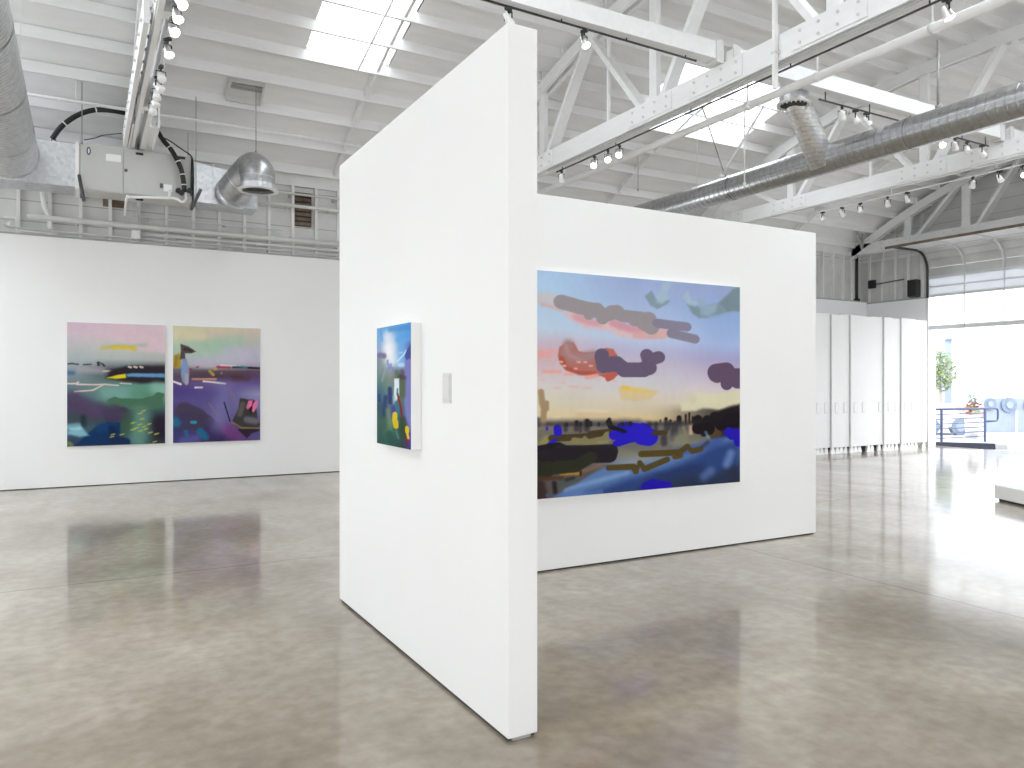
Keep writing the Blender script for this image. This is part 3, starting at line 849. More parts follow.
('l',[(0.968,0.025),(1.017,0.047)],0.0441,(36,22,170),0.0044,1),
('l',[(1.017,0.043),(1.134,0.019)],0.0408,(36,22,170),0.0044,1),
('l',[(0.943,0.018),(1.16,0.008)],0.0176,(36,22,170),0.0044,1),
('l',[(0.433,0.608),(0.433,0.583)],0.0117,(34,32,36),0.0084,1),
('l',[(0.462,0.597),(0.462,0.58)],0.0101,(34,32,36),0.0084,1),
('l',[(0.51,0.616),(0.51,0.578)],0.0152,(34,32,36),0.0084,1),
('l',[(0.537,0.601),(0.537,0.576)],0.0101,(34,32,36),0.0084,1),
('l',[(0.675,0.622),(0.675,0.583)],0.012,(34,32,36),0.0086,1),
('l',[(0.597,0.592),(0.597,0.575)],0.0085,(34,32,36),0.0085,1),
('l',[(0.36,0.596),(0.36,0.583)],0.0099,(34,32,36),0.0083,1),
('l',[(0.775,0.586),(0.775,0.569)],0.0104,(34,32,36),0.0087,1),
('l',[(0.838,0.588),(0.838,0.571)],0.0122,(34,32,36),0.0087,1),
('l',[(0.19,0.598),(0.433,0.588),(0.814,0.576)],0.0114,(48,46,50),0.0244,0.7),
('l',[(0.979,0.57),(1.232,0.566),(1.407,0.574)],0.0141,(44,42,46),0.0265,0.7)]
STROKES_LEFT = [
('g',[(0.015,[(1.826,(216,190,205)),(1.666,(214,194,206)),(1.478,(196,196,196)),(1.29,(176,186,188)),(1.223,(170,180,182)),(1.13,(142,156,164)),(0.996,(128,146,152)),(0.862,(104,124,136)),(0.728,(84,96,112)),(0.594,(86,80,104)),(0.433,(74,74,94)),(0.219,(70,96,110)),(0.015,(50,60,90))]),(0.67,[(1.825,(224,198,210)),(1.632,(222,200,208)),(1.466,(200,202,196)),(1.301,(186,192,190)),(1.205,(130,138,142)),(1.136,(80,84,90)),(0.998,(90,110,110)),(0.86,(108,156,142)),(0.722,(100,150,132)),(0.557,(74,96,94)),(0.419,(60,74,80)),(0.254,(60,88,84)),(0.033,(40,70,90))]),(1.312,[(1.821,(226,204,214)),(1.51,(222,202,210)),(1.396,(196,196,190)),(1.283,(180,186,184)),(1.198,(90,92,94)),(1.085,(60,60,66)),(0.972,(110,150,140)),(0.802,(120,170,152)),(0.632,(90,140,124)),(0.462,(56,70,76)),(0.236,(44,48,60)),(0.009,(52,60,66))])]),
('l',[(0.769,1.69),(1.019,1.586),(1.274,1.565)],0.1605,(226,200,210),0.0387,0.9),
('l',[(0.476,1.476),(0.695,1.495),(1.044,1.517)],0.0273,(180,196,170),0.0328,0.8),
('l',[(0.452,1.461),(0.621,1.471)],0.0246,(214,190,110),0.0273,0.8),
('l',[(0.597,1.465),(0.719,1.481),(0.893,1.46)],0.0275,(224,196,70),0.022,0.95),
('l',[(0.015,1.215),(0.073,1.222)],0.0107,(70,74,84),0.008,1),
('l',[(0.084,1.216),(0.143,1.212)],0.0108,(70,74,84),0.0081,1),
('l',[(0.213,1.207),(0.308,1.214)],0.0108,(70,74,84),0.0081,1),
('l',[(0.392,1.237),(0.416,1.202)],0.0109,(70,74,84),0.0082,1),
('l',[(0.428,1.237),(0.488,1.194)],0.0109,(70,74,84),0.0082,1),
('l',[(0.404,1.242),(0.404,1.201)],0.0136,(52,52,64),0.0082,1),
('l',[(0.464,1.221),(0.476,1.189)],0.0109,(60,60,72),0.0082,1),
('l',[(0.026,1.082),(0.073,1.082)],0.0322,(70,110,150),0.0268,0.8),
('l',[(0.166,1.131),(0.452,1.12)],0.0432,(178,172,180),0.0432,0.7),
('l',[(0.476,1.112),(0.597,1.119)],0.0137,(216,188,178),0.0109,1),
('p',[(0.573,1.135),(0.769,1.192),(1.069,1.201),(1.325,1.193),(1.325,0.943),(0.968,0.926),(0.719,0.965),(0.5,1.011)],0,(48,44,50),0.0329,1),
('l',[(0.813,1.181),(0.843,1.173)],0.0139,(214,196,180),0.0083,1),
('l',[(0.888,1.182),(0.918,1.174)],0.0139,(214,196,180),0.0083,1),
('l',[(0.968,1.183),(0.998,1.175)],0.014,(214,196,180),0.0084,1),
('p',[(0.505,1.011),(0.646,1.053),(0.769,1.076),(0.774,1.012),(0.646,0.998)],0,(226,206,40),0.0109,1),
('p',[(0.774,1.067),(0.868,1.087),(1.325,1.079),(1.325,1.023),(0.943,1.027),(0.793,1.032)],0,(104,156,200),0.0166,1),
('l',[(0.003,0.926),(0.119,0.926),(0.143,0.948),(0.124,0.915),(0.38,0.91),(0.476,0.915),(0.67,0.899)],0.0107,(232,206,196),0.008,1),
('l',[(0.096,0.808),(0.332,0.828),(0.476,0.91)],0.0108,(228,196,186),0.0081,1),
('l',[(0.695,0.932),(0.843,0.921)],0.0083,(216,200,190),0.0083,1),
('l',[(0.524,0.778),(0.868,0.748)],0.0986,(130,172,168),0.0931,0.7),
('l',[(0.918,0.776),(1.12,0.775)],0.1114,(84,140,112),0.1003,0.6),
('l',[(1.197,0.859),(1.312,0.83)],0.0845,(150,196,184),0.0732,0.7),
('l',[(0.585,0.627),(0.868,0.615),(1.171,0.62)],0.0824,(78,116,92),0.0137,1),
('l',[(0.621,0.668),(0.67,0.64)],0.0605,(78,116,92),0.0138,1),
('l',[(1.222,0.732),(1.222,0.605)],0.062,(78,116,92),0.0141,1),
('l',[(1.044,0.677),(1.274,0.746)],0.0336,(78,116,92),0.014,1),
('l',[(0.073,0.674),(0.284,0.536),(0.404,0.507)],0.1236,(84,70,100),0.0645,0.9),
('l',[(0.026,0.594),(0.19,0.483)],0.1072,(80,68,98),0.0643,0.8),
('l',[(0.597,0.434),(0.719,0.46)],0.1154,(74,62,88),0.022,1),
('l',[(0.548,0.504),(0.621,0.516)],0.0987,(76,66,94),0.0384,0.8),
('l',[(0.968,0.413),(0.943,0.079)],0.1395,(110,160,144),0.1116,0.8),
('l',[(0.793,0.417),(0.769,0.251)],0.0831,(60,92,70),0.072,0.7),
('l',[(1.248,0.322),(1.274,0.18)],0.1016,(44,36,52),0.0678,1),
('p',[(0.143,0.053),(0.261,0.184),(0.38,0.289),(0.524,0.346),(0.695,0.336),(0.695,0.198),(0.67,0.088),(0.818,0.055),(0.831,-0.017),(0.119,0.011)],0,(24,54,96),0.0162,1),
('l',[(0.428,0.261),(0.573,0.284)],0.0655,(28,70,116),0.0436,0.7),
('l',[(0.597,0.091),(0.769,0.043)],0.0604,(28,48,84),0.022,1),
('l',[(0.585,0.256),(0.597,0.201)],0.0494,(20,40,76),0.033,0.8),
('l',[(0.026,0.433),(0.19,0.375)],0.0751,(64,78,84),0.059,1),
('l',[(0.012,0.286),(0.143,0.296)],0.0429,(120,168,186),0.0322,1),
('p',[(0.003,0.219),(0.166,0.308),(0.28,0.156),(0.166,0.138),(0.012,0.179)],0,(132,182,198),0.0268,1),
('l',[(0.049,0.258),(0.166,0.263)],0.0215,(160,206,214),0.0215,1),
('l',[(0.202,0.429),(0.213,0.321)],0.0324,(40,60,66),0.0324,1),
('l',[(0.026,0.044),(0.049,0.024)],0.0322,(120,130,90),0.0214,1),
('l',[(0.996,0.504),(1.041,0.518)],0.0095,(196,190,70),0.0084,0.9),
('l',[(0.946,0.463),(0.991,0.477)],0.0095,(196,190,70),0.0084,0.9),
('l',[(0.846,0.321),(0.89,0.334)],0.0094,(196,190,70),0.0083,0.9),
('l',[(0.946,0.296),(0.991,0.309)],0.0095,(196,190,70),0.0084,0.9),
('l',[(1.072,0.299),(1.117,0.311)],0.0095,(196,190,70),0.0084,0.9),
('l',[(0.996,0.261),(1.041,0.274)],0.0095,(196,190,70),0.0084,0.9),
('l',[(0.846,0.221),(0.89,0.234)],0.0094,(196,190,70),0.0083,0.9),
('l',[(0.946,0.196),(0.991,0.208)],0.0095,(196,190,70),0.0084,0.9),
('l',[(1.021,0.224),(1.067,0.237)],0.0095,(196,190,70),0.0084,0.9),
('l',[(1.084,0.166),(1.13,0.179)],0.0095,(196,190,70),0.0084,0.9),
('l',[(1.174,0.144),(1.22,0.157)],0.0096,(196,190,70),0.0084,0.9),
('l',[(0.575,0.155),(0.619,0.167)],0.0093,(196,190,70),0.0082,0.9),
('l',[(0.697,0.151),(0.742,0.163)],0.0094,(196,190,70),0.0083,0.9),
('l',[(0.563,0.12),(0.607,0.132)],0.0093,(196,190,70),0.0082,0.9),
('l',[(1.148,0.024),(1.194,0.036)],0.0096,(196,190,70),0.0084,0.9),
('l',[(0.971,0.379),(1.016,0.392)],0.0095,(196,190,70),0.0084,0.9),
('l',[(0.895,0.242),(0.941,0.255)],0.0095,(196,190,70),0.0083,0.9)]
STROKES_RIGHT = [
('g',[(0.011,[(1.821,(216,212,176)),(1.654,(216,214,184)),(1.52,(186,206,184)),(1.359,(176,204,184)),(1.225,(178,180,190)),(1.145,(120,108,112)),(1.037,(92,78,96)),(0.93,(98,78,128)),(0.823,(84,68,136)),(0.662,(92,82,140)),(0.447,(74,66,110)),(0.232,(60,64,110)),(0.023,(70,66,120))]),(0.656,[(1.811,(218,208,180)),(1.674,(212,200,186)),(1.564,(170,200,176)),(1.398,(182,202,192)),(1.288,(196,192,206)),(1.192,(184,176,188)),(1.123,(100,84,96)),(1.04,(84,66,86)),(0.93,(116,100,150)),(0.765,(92,82,142)),(0.545,(104,96,150)),(0.324,(112,96,146)),(0.187,(104,72,120)),(0.011,(62,52,96))]),(1.308,[(1.818,(216,200,186)),(1.637,(196,196,184)),(1.467,(194,192,206)),(1.298,(190,184,202)),(1.199,(170,160,176)),(1.128,(96,78,88)),(1.044,(92,72,100)),(0.931,(106,88,148)),(0.761,(150,150,190)),(0.535,(128,124,170)),(0.252,(92,78,136)),(0.009,(98,84,140))])]),
('l',[(0.072,1.723),(0.297,1.69),(0.437,1.681)],0.0646,(222,214,178),0.043,0.9),
('l',[(0.552,1.534),(0.734,1.593),(0.971,1.627)],0.0823,(176,206,182),0.0932,0.7),
('l',[(0.839,1.402),(1.078,1.392)],0.122,(200,194,216),0.111,0.7),
('l',[(0.197,1.309),(0.527,1.259)],0.0595,(192,186,206),0.0811,0.6),
('l',[(0.656,1.192),(0.839,1.186)],0.022,(176,76,100),0.011,1),
('l',[(0.708,1.223),(0.918,1.214)],0.011,(214,220,220),0.011,1),
('l',[(0.892,1.189),(1.105,1.188),(1.308,1.179)],0.0167,(64,76,92),0.0111,1),
('l',[(1.025,1.201),(1.105,1.183)],0.014,(60,130,140),0.0112,1),
('l',[(1.132,1.183),(1.295,1.179)],0.014,(52,40,56),0.0112,1),
('l',[(0.348,1.186),(0.363,1.191)],0.0163,(176,76,100),0.0109,1),
('l',[(0.247,1.152),(0.262,1.147)],0.0163,(160,60,80),0.0108,1),
('l',[(0.539,1.122),(0.591,1.068)],0.0219,(198,170,80),0.0137,1),
('l',[(0.609,1.156),(0.635,1.159)],0.0165,(206,170,70),0.011,1),
('l',[(0.708,1.09),(0.721,1.096)],0.011,(190,130,90),0.0083,1),
('l',[(0.918,1.028),(1.105,1.029)],0.0557,(84,60,66),0.0501,0.7),
('l',[(0.297,1.066),(0.501,1.067)],0.0543,(84,70,84),0.0543,0.6),
('l',[(0.285,0.998),(0.63,0.996)],0.0163,(198,136,120),0.0081,1),
('l',[(0.445,0.963),(0.604,0.947),(0.773,0.925)],0.0137,(226,220,224),0.0082,1),
('l',[(0.011,0.957),(0.11,0.917)],0.0161,(232,226,230),0.008,1),
('l',[(0.323,0.865),(0.424,0.865)],0.0136,(230,222,232),0.0082,1),
('p',[(0.003,1.185),(0.008,1.373),(0.085,1.401),(0.117,1.321),(0.112,1.172)],0,(176,150,60),0.0161,1),
('l',[(0.048,1.333),(0.035,1.199)],0.0215,(150,120,50),0.0215,0.7),
('p',[(0.107,1.55),(0.222,1.512),(0.335,1.433),(0.272,1.405),(0.172,1.403),(0.177,1.308),(0.097,1.307),(0.112,1.442)],0,(92,80,80),0.0108,1),
('l',[(0.172,1.47),(0.272,1.445)],0.0216,(70,60,62),0.0162,1),
('p',[(0.134,1.321),(0.197,1.309),(0.237,1.12),(0.222,0.944),(0.184,0.908),(0.134,0.957),(0.112,1.065)],0,(140,150,184),0.0135,1),
('l',[(0.159,1.254),(0.147,1.092)],0.0243,(124,160,210),0.0189,1),
('l',[(0.197,1.065),(0.197,0.93)],0.0243,(180,170,180),0.0162,1),
('l',[(0.172,0.498),(0.348,0.413),(0.424,0.33)],0.1296,(76,68,92),0.0216,1),
('l',[(0.147,0.552),(0.172,0.525)],0.0701,(76,68,92),0.0216,1),
('l',[(0.197,0.335),(0.475,0.301)],0.1352,(72,64,90),0.0216,1),
('l',[(0.122,0.364),(0.147,0.229)],0.0647,(70,64,96),0.027,1),
('l',[(0.035,0.339),(0.048,0.312)],0.0645,(40,120,160),0.043,0.8),
('l',[(0.272,0.317),(0.323,0.316)],0.0244,(40,150,176),0.0136,1),
('l',[(0.399,0.167),(0.475,0.083)],0.0545,(36,110,150),0.0273,0.9),
('l',[(0.184,0.174),(0.197,0.119)],0.0324,(44,110,150),0.0216,0.8),
('l',[(0.578,0.216),(0.656,0.049)],0.1098,(56,48,90),0.0494,0.8),
('l',[(0.147,0.026),(0.348,0.06)],0.0594,(96,100,170),0.054,0.7),
('l',[(0.812,0.182),(0.971,0.066)],0.0942,(130,64,130),0.0831,0.6),
('l',[(0.76,0.82),(0.656,0.269)],0.1106,(130,126,180),0.1217,0.6),
('l',[(1.132,1.071),(1.295,1.072)],0.0561,(92,70,110),0.0561,0.5),
('l',[(0.527,0.615),(0.656,0.407)],0.0068,(150,120,120),0.0082,0.8),
('l',[(0.852,0.792),(0.892,0.597)],0.0069,(150,120,120),0.0083,0.8),
('l',[(0.892,0.764),(0.945,0.568)],0.0069,(150,120,120),0.0083,0.8),
('l',[(0.755,0.626),(0.799,0.473),(0.844,0.32)],0.0097,(40,36,60),0.0083,1),
('p',[(0.878,0.319),(0.918,0.402),(0.971,0.512),(0.998,0.69),(1.065,0.679),(1.24,0.649),(1.267,0.423),(1.281,0.31),(1.308,0.281),(1.308,0.196),(1.105,0.174),(0.945,0.234)],0,(66,62,66),0.0111,1),
('l',[(0.998,0.428),(1.038,0.595)],0.0391,(104,98,90),0.0279,0.8),
('l',[(1.105,0.342),(1.24,0.311)],0.0505,(120,120,130),0.0336,0.8),
('l',[(1.186,0.621),(1.186,0.481)],0.0394,(40,34,40),0.0225,1),
('p',[(1.092,0.538),(1.132,0.65),(1.199,0.655),(1.181,0.565),(1.118,0.504)],0,(226,116,160),0.0112,1),
('p',[(1.186,0.467),(1.199,0.593),(1.24,0.649),(1.281,0.634),(1.262,0.536),(1.213,0.458)],0,(224,120,166),0.0112,1),
('p',[(0.958,0.192),(1.308,0.182),(1.308,0.154),(1.186,0.115),(1.105,0.033),(1.025,0.12)],0,(52,40,56),0.0139,1),
('l',[(0.878,0.305),(1.025,0.209),(1.308,0.196)],0.0111,(140,124,70),0.0083,1)]
STROKES_SMALL = [
('g',[(0.003,[(0.674,(104,164,214)),(0.609,(120,168,214)),(0.539,(150,165,195)),(0.491,(130,136,150)),(0.443,(116,140,140)),(0.368,(92,124,120)),(0.298,(56,96,120)),(0.206,(44,76,96)),(0.126,(52,90,80)),(0.024,(38,80,74))]),(0.081,[(0.676,(96,160,216)),(0.624,(140,176,216)),(0.558,(206,212,224)),(0.48,(200,205,220)),(0.439,(140,150,170)),(0.377,(122,134,120)),(0.316,(98,130,130)),(0.213,(90,108,110)),(0.135,(100,134,104)),(0.022,(44,92,76))]),(0.142,[(0.675,(84,156,220)),(0.59,(104,164,220)),(0.516,(110,168,220)),(0.456,(130,180,224)),(0.416,(100,120,120)),(0.377,(80,84,80)),(0.327,(86,100,82)),(0.267,(96,110,100)),(0.193,(60,100,120)),(0.118,(50,80,60)),(0.019,(40,66,60))]),(0.198,[(0.672,(76,150,222)),(0.583,(100,150,216)),(0.559,(90,110,180)),(0.472,(112,120,186)),(0.366,(120,124,190)),(0.222,(118,118,184)),(0.126,(110,104,180)),(0.02,(70,56,140))])]),
('l',[(0.065,0.616),(0.076,0.558),(0.086,0.48)],0.026,(232,236,244),0.0312,0.8),
('l',[(0.065,0.554),(0.07,0.522)],0.0208,(240,240,244),0.0208,0.7),
('l',[(0.081,0.655),(0.181,0.648)],0.0134,(70,140,206),0.0124,0.7),
('l',[(0.122,0.593),(0.171,0.611)],0.0151,(80,156,222),0.0151,0.6),
('l',[(0.026,0.654),(0.032,0.6)],0.0074,(90,156,216),0.0074,0.7),
('l',[(0.122,0.472),(0.157,0.509),(0.169,0.528)],0.0035,(206,226,244),0.004,0.9),
('l',[(0.132,0.517),(0.147,0.52)],0.0035,(190,216,240),0.004,0.8),
('l',[(0.132,0.452),(0.152,0.451)],0.009,(190,216,240),0.008,0.8),
('p',[(0.162,0.499),(0.171,0.528),(0.186,0.55),(0.2,0.563),(0.2,0.482),(0.169,0.472)],0,(66,78,142),0.0029,1),
('p',[(0.162,0.475),(0.2,0.486),(0.202,0.102),(0.19,0.11),(0.167,0.17),(0.159,0.268),(0.163,0.366)],0,(122,124,188),0.0069,1),
('l',[(0.012,0.517),(0.043,0.512)],0.0139,(104,104,156),0.0075,0.8),
('l',[(0.043,0.509),(0.046,0.504)],0.0105,(120,110,110),0.0074,0.7),
('l',[(0.065,0.481),(0.067,0.461)],0.0052,(120,122,186),0.0052,0.8),
('l',[(0.073,0.455),(0.075,0.434)],0.0052,(120,122,186),0.0052,0.8),
('l',[(0.084,0.46),(0.086,0.439)],0.0051,(120,122,186),0.0051,0.8),
('l',[(0.097,0.436),(0.099,0.415)],0.0051,(120,122,186),0.0051,0.8),
('l',[(0.147,0.416),(0.15,0.406)],0.0099,(110,70,110),0.0069,0.8),
('l',[(0.117,0.417),(0.122,0.387)],0.0101,(88,104,84),0.0091,0.8),
('l',[(0.137,0.387),(0.157,0.381)],0.013,(60,60,62),0.009,0.8),
('l',[(0.147,0.357),(0.147,0.287)],0.0169,(84,98,72),0.0109,0.9),
('p',[(0.104,0.377),(0.131,0.379),(0.132,0.287),(0.113,0.251),(0.102,0.25)],0,(214,226,236),0.0041,1),
('l',[(0.102,0.275),(0.104,0.245)],0.0081,(150,180,190),0.0081,0.8),
('l',[(0.026,0.474),(0.021,0.41)],0.0064,(140,150,150),0.0074,0.6),
('l',[(0.059,0.461),(0.032,0.367)],0.0052,(150,170,170),0.0073,0.6),
('l',[(0.078,0.321),(0.081,0.243)],0.0124,(36,48,104),0.0062,0.95),
('l',[(0.054,0.273),(0.043,0.167)],0.0136,(38,56,110),0.0094,0.9),
('l',[(0.012,0.282),(0.015,0.25)],0.0064,(30,50,110),0.0064,0.8),
('l',[(0.099,0.214),(0.094,0.183),(0.11,0.149)],0.0153,(74,60,150),0.0102,0.9),
('l',[(0.117,0.241),(0.132,0.142)],0.0121,(40,110,130),0.0101,0.8),
('l',[(0.07,0.196),(0.076,0.13)],0.0155,(100,134,104),0.0124,0.8),
('l',[(0.043,0.146),(0.043,0.104)],0.021,(56,84,76),0.0158,0.7),
('l',[(0.076,0.062),(0.091,0.024)],0.0207,(36,76,70),0.0124,0.9),
('l',[(0.112,0.094),(0.132,0.032)],0.0132,(40,72,90),0.0101,0.8),
('l',[(0.147,0.158),(0.157,0.071)],0.0169,(44,66,44),0.0119,0.9),
('l',[(0.181,0.075),(0.2,0.04)],0.0165,(76,52,150),0.0117,0.9),
('l',[(0.115,0.089),(0.127,0.051)],0.0071,(90,150,130),0.0071,0.7),
('l',[(0.122,0.296),(0.132,0.252),(0.142,0.213),(0.145,0.173)],0.0055,(128,28,42),0.0025,1),
('l',[(0.169,0.063),(0.171,0.024)],0.0049,(120,30,44),0.0024,1),
('l',[(0.122,0.321),(0.12,0.291)],0.0045,(50,120,110),0.004,1),
('l',[(0.108,0.179),(0.106,0.149),(0.113,0.114)],0.0142,(214,186,22),0.0025,1),
('l',[(0.113,0.139),(0.113,0.114)],0.0131,(204,176,20),0.0025,1),
('l',[(0.174,0.113),(0.174,0.093)],0.0107,(218,190,24),0.0024,1),
('l',[(0.174,0.088),(0.18,0.06)],0.0063,(218,190,24),0.0024,1)]



def seg_dist(A, B, p, q):
    px_, py_ = p; qx, qy = q
    dx, dy = qx - px_, qy - py_
    L2 = dx * dx + dy * dy
    t = np.clip(((A - px_) * dx + (B - py_) * dy) / L2, 0, 1) if L2 > 1e-12 else np.zeros_like(A)
    return np.hypot(A - px_ - t * dx, B - py_ - t * dy)


def to_lin(c):
    c = np.clip(np.asarray(c, float) / 255, 0, 1)
    return np.where(c <= .04045, c / 12.92, ((c + .055) / 1.055) ** 2.4)


def brush_noise(A, B, f, seed):
    rng = np.random.RandomState(seed); out = np.zeros_like(A)
    for k in range(7):
        fx, fy = rng.uniform(.3, 1, 2) * f * (1.5 ** k) / 3; ph = rng.uniform(0, 6.28, 2); m = rng.uniform(-1, 1)
        out += np.sin(A * fx * 6.28 + ph[0] + m * B * fy * 6.28 + 1.5 * np.sin(B * fy * 3 + ph[1])) / (1.25 ** k)
    return out / 4


def paint(strokes, A, B, seed=1):
    """paint the canvas, stroke by stroke, in canvas metres from its lower left corner; returns linear rgb"""
    C = np.zeros(A.shape + (3,))
    for i, s in enumerate(strokes):
        if s[0] == 'g':
            cols = s[1]; us = [c[0] for c in cols]; layers = []
            for u, st in cols:
                st = sorted(st); z = [q[0] for q in st]
                layers.append(np.stack([np.interp(B, z, [q[1][k] for q in st]) for k in range(3)], -1))
            C = layers[0].copy()
            for j in range(len(cols) - 1):
                t = np.clip((A - us[j]) / (us[j + 1] - us[j]), 0, 1); t = (t * t * (3 - 2 * t))[..., None]
                C = C * (1 - t) + layers[j + 1] * t
            continue
        kind, pts, r, col, soft, al = s
        if kind == 'l':
            d = np.full(A.shape, 1e9)
            for p_, q_ in zip(pts, pts[1:]): d = np.minimum(d, seg_dist(A, B, p_, q_))
            d = d - r
        else:
            d = np.full(A.shape, 1e9); inside = np.zeros(A.shape, bool)
            for p_, q_ in zip(pts, pts[1:] + pts[:1]):
                d = np.minimum(d, seg_dist(A, B, p_, q_))
                cross = ((p_[1] > B) != (q_[1] > B)) & (A < (q_[0] - p_[0]) * (B - p_[1]) / ((q_[1] - p_[1]) or 1e-9) + p_[0])
                inside ^= cross
            d = np.where(inside, -d, d)
        d = d + brush_noise(A, B, 9, seed + i) * min(soft, .02) * .35
        a = np.clip(.5 - d / (2 * max(soft, .002)), 0, 1); a = (a * a * (3 - 2 * a) * al)[..., None]
        C = C * (1 - a) + np.array(col, float) * a
    C = C * (1 + .018 * brush_noise(A, B, 14, seed + 999)[..., None])
    return to_lin(C)


canvas_mat = bpy.data.materials.new('oil_paint_on_canvas'); canvas_mat.use_nodes = True
_n = canvas_mat.node_tree; _b = _n.nodes['Principled BSDF']
_a = _n.nodes.new('ShaderNodeVertexColor'); _a.layer_name = 'paint'
_n.links.new(_a.outputs[0], _b.inputs['Base Color'])
_b.inputs['Roughness'].default_value = .5; _b.inputs['Specular IOR Level'].default_value = .06


def painting(name, strokes, origin, uax, w, h, depth, normal, nu, nv, label, seed, k=1.0):
    """origin: lower left corner of the painted face; uax: rightwards on the canvas; normal: out of the wall"""
    o, u, n = Vector(origin), Vector(uax), Vector(normal)
    t = thing(name, o + u * w / 2 - n * depth, label, 'painting')
    A, B = np.meshgrid(np.linspace(0, w, nu), np.linspace(0, h, nv))
    C = paint(strokes, A * k, B, seed)
    V = [tuple(o + u * a + Vector((0, 0, b))) for a, b in zip(A.ravel(), B.ravel())]
    F = [(j * nu + i, j * nu + i + 1, (j + 1) * nu + i + 1, (j + 1) * nu + i) for j in range(nv - 1) for i in range(nu - 1)]
    me = bpy.data.meshes.new('canvas'); me.from_pydata(V, [], F)
    at = me.color_attributes.new('paint', 'FLOAT_COLOR', 'POINT')
    at.data.foreach_set('color', np.concatenate([C.reshape(-1, 3), np.ones((nu * nv, 1))], 1).ravel().astype(np.float32))
    me.materials.append(canvas_mat)
    c = bpy.data.objects.new('canvas', me); COL.objects.link(c); c.parent = t; c.matrix_parent_inverse = t.matrix_basis.inverted()
    e = .0015
    mb = MB()
    p0, p1 = o - n * (depth - .0005), o - n * .0012
    z = Vector((0, 0, h))
    mb.hexa([p0, p0 + u * w, p1 + u * w, p1, p0 + z, p0 + u * w + z, p1 + u * w + z, p1 + z])
    mb.build('stretcher_edge', 'lampwhite', t)
    return t


painting('landscape_painting', STROKES_BIG, (2.942, 5.23, .6), (1, 0, 0), 2.44, 1.83, .04, (0, -1, 0), 340, 290,
         'large sunset landscape painting with violet clouds and blue water on the long white wall', 5, .73)
painting('abstract_painting', STROKES_LEFT, (-.217, 12.99, .6), (1, 0, 0), 1.316, 1.83, .04, (0, -1, 0), 170, 210,
         'left of two back-wall paintings, pink sky over dark green water', 15)
painting('abstract_painting', STROKES_RIGHT, (1.211, 12.99, .6), (1, 0, 0), 1.316, 1.83, .04, (0, -1, 0), 170, 210,
         'right of two back-wall paintings, pale sky over deep purple ground', 25)
painting('abstract_painting', STROKES_SMALL, (1.508, 4.327, 1.172), (0, -1, 0), .537, .675, .058, (-1, 0, 0), 150, 150,
         'small blue painting with yellow flecks on the tall freestanding wall', 35, .36)

# ================================================================== STORED WALL PANELS, PLINTH
edges = [13.235, 13.535, 13.835, 14.15, 14.46, 14.765, 15.06, 15.53, 15.94, 16.24, 16.555, 16.84, 17.14, 17.6]
hnd = [13.44, 13.735, 14.015, 14.31, 14.625, 14.915, 15.23, 15.835, 16.12, 16.41, 16.715, 17.015, 17.33]
dark = {3: .014, 5: .008, 6: .012, 7: .006, 9: .008, 10: .007, 11: .014, 12: .02}
ordn = ['hidden', 'first', 'second', 'third', 'fourth', 'fifth', 'sixth', 'seventh', 'eighth', 'ninth', 'tenth', 'eleventh', 'twelfth']
for i in range(1, 13):
    x0, x1 = edges[i] + .003, edges[i + 1] - dark.get(i + 1, .005)
    lab = 'white stored wall panel on feet, %s from the long white wall' % ordn[i]
    if i == 12: lab = 'white stored wall panel on feet, last of the row beside the roll-up door'
    dy = ((i * 7) % 5 - 2) * .012
    t = thing('storage_panel', ((x0 + x1) / 2, 11.9, 0), lab, 'wall panel', 'white wall panels stored in a row')
    MB().box(x0, x1, 11.1 + dy, 12.75, .135, 3.05 - (.0 if i % 3 else .015)).build('panel', 'panelpaint', t, .004)
    hx = hnd[i]
    h = MB().box(hx - .06, hx + .06, 11.094 + dy, 11.1 + dy, .88, 1.12).build('hand_slot', 'slotrim', t, .003)
    MB().box(hx - .046, hx + .046, 11.09 + dy, 11.0945 + dy, .895, 1.105).build('slot_insert', 'panelpaint', h)
    for xf in (x0 + .075, x1 - .075):
        f = [(xf - .03, 11.13 + dy, .135), (xf - .07, 11.13 + dy, 0.0), (xf + .07, 11.13 + dy, 0.0), (xf + .03, 11.13 + dy, .135)]
        if True:
            MB().prism(f, (0, .05, 0)).build('foot', 'drywall', t)
    MB().box(x0 + .02, x1 - .02, 11.9, 12.7, 0.0, .14).build('base', 'gap', t)  # dark filler that paints the shade under the panel

pt = thing('plinth', (10.9, 4.9, 0), 'low white square plinth on the floor at the right edge', 'plinth')
c0 = Vector((10.41, 5.66, 0)); e1 = Vector((-.475, -.88, 0)) * 1.22; e2 = Vector((.88, -.475, 0)) * 1.22
def sq(ins, z): return [c0 + e1 * a + e2 * b + Vector((0, 0, z)) for a, b in ((ins, ins), (1 - ins, ins), (1 - ins, 1 - ins), (ins, 1 - ins))]
MB().hexa(sq(.0, .03) + sq(0, .2)).build('box', 'drywall', pt, .004)
MB().hexa(sq(.03, 0) + sq(.03, .03)).build('base', 'gap', pt)

# ================================================================== AIR HANDLER AND LEFT DUCTS
AY = 12.0
def on(u, v, y=AY): return atY(u, v, y)

sp = thing('return_plenum', (-.95, 12.45, 4.2), 'bright galvanised plenum box left of the grey air handler', 'duct')
MB().box(-1.75, -.085, AY + .02, 12.56, 4.21, 4.80).build('box', 'galv', sp, .004)
MB().box(-.105, -.06, AY, 12.58, 4.19, 4.82).build('flange', 'label', sp)
MB().box(-1.77, -1.73, AY, 12.58, 4.19, 4.82).build('flange', 'galv', sp)

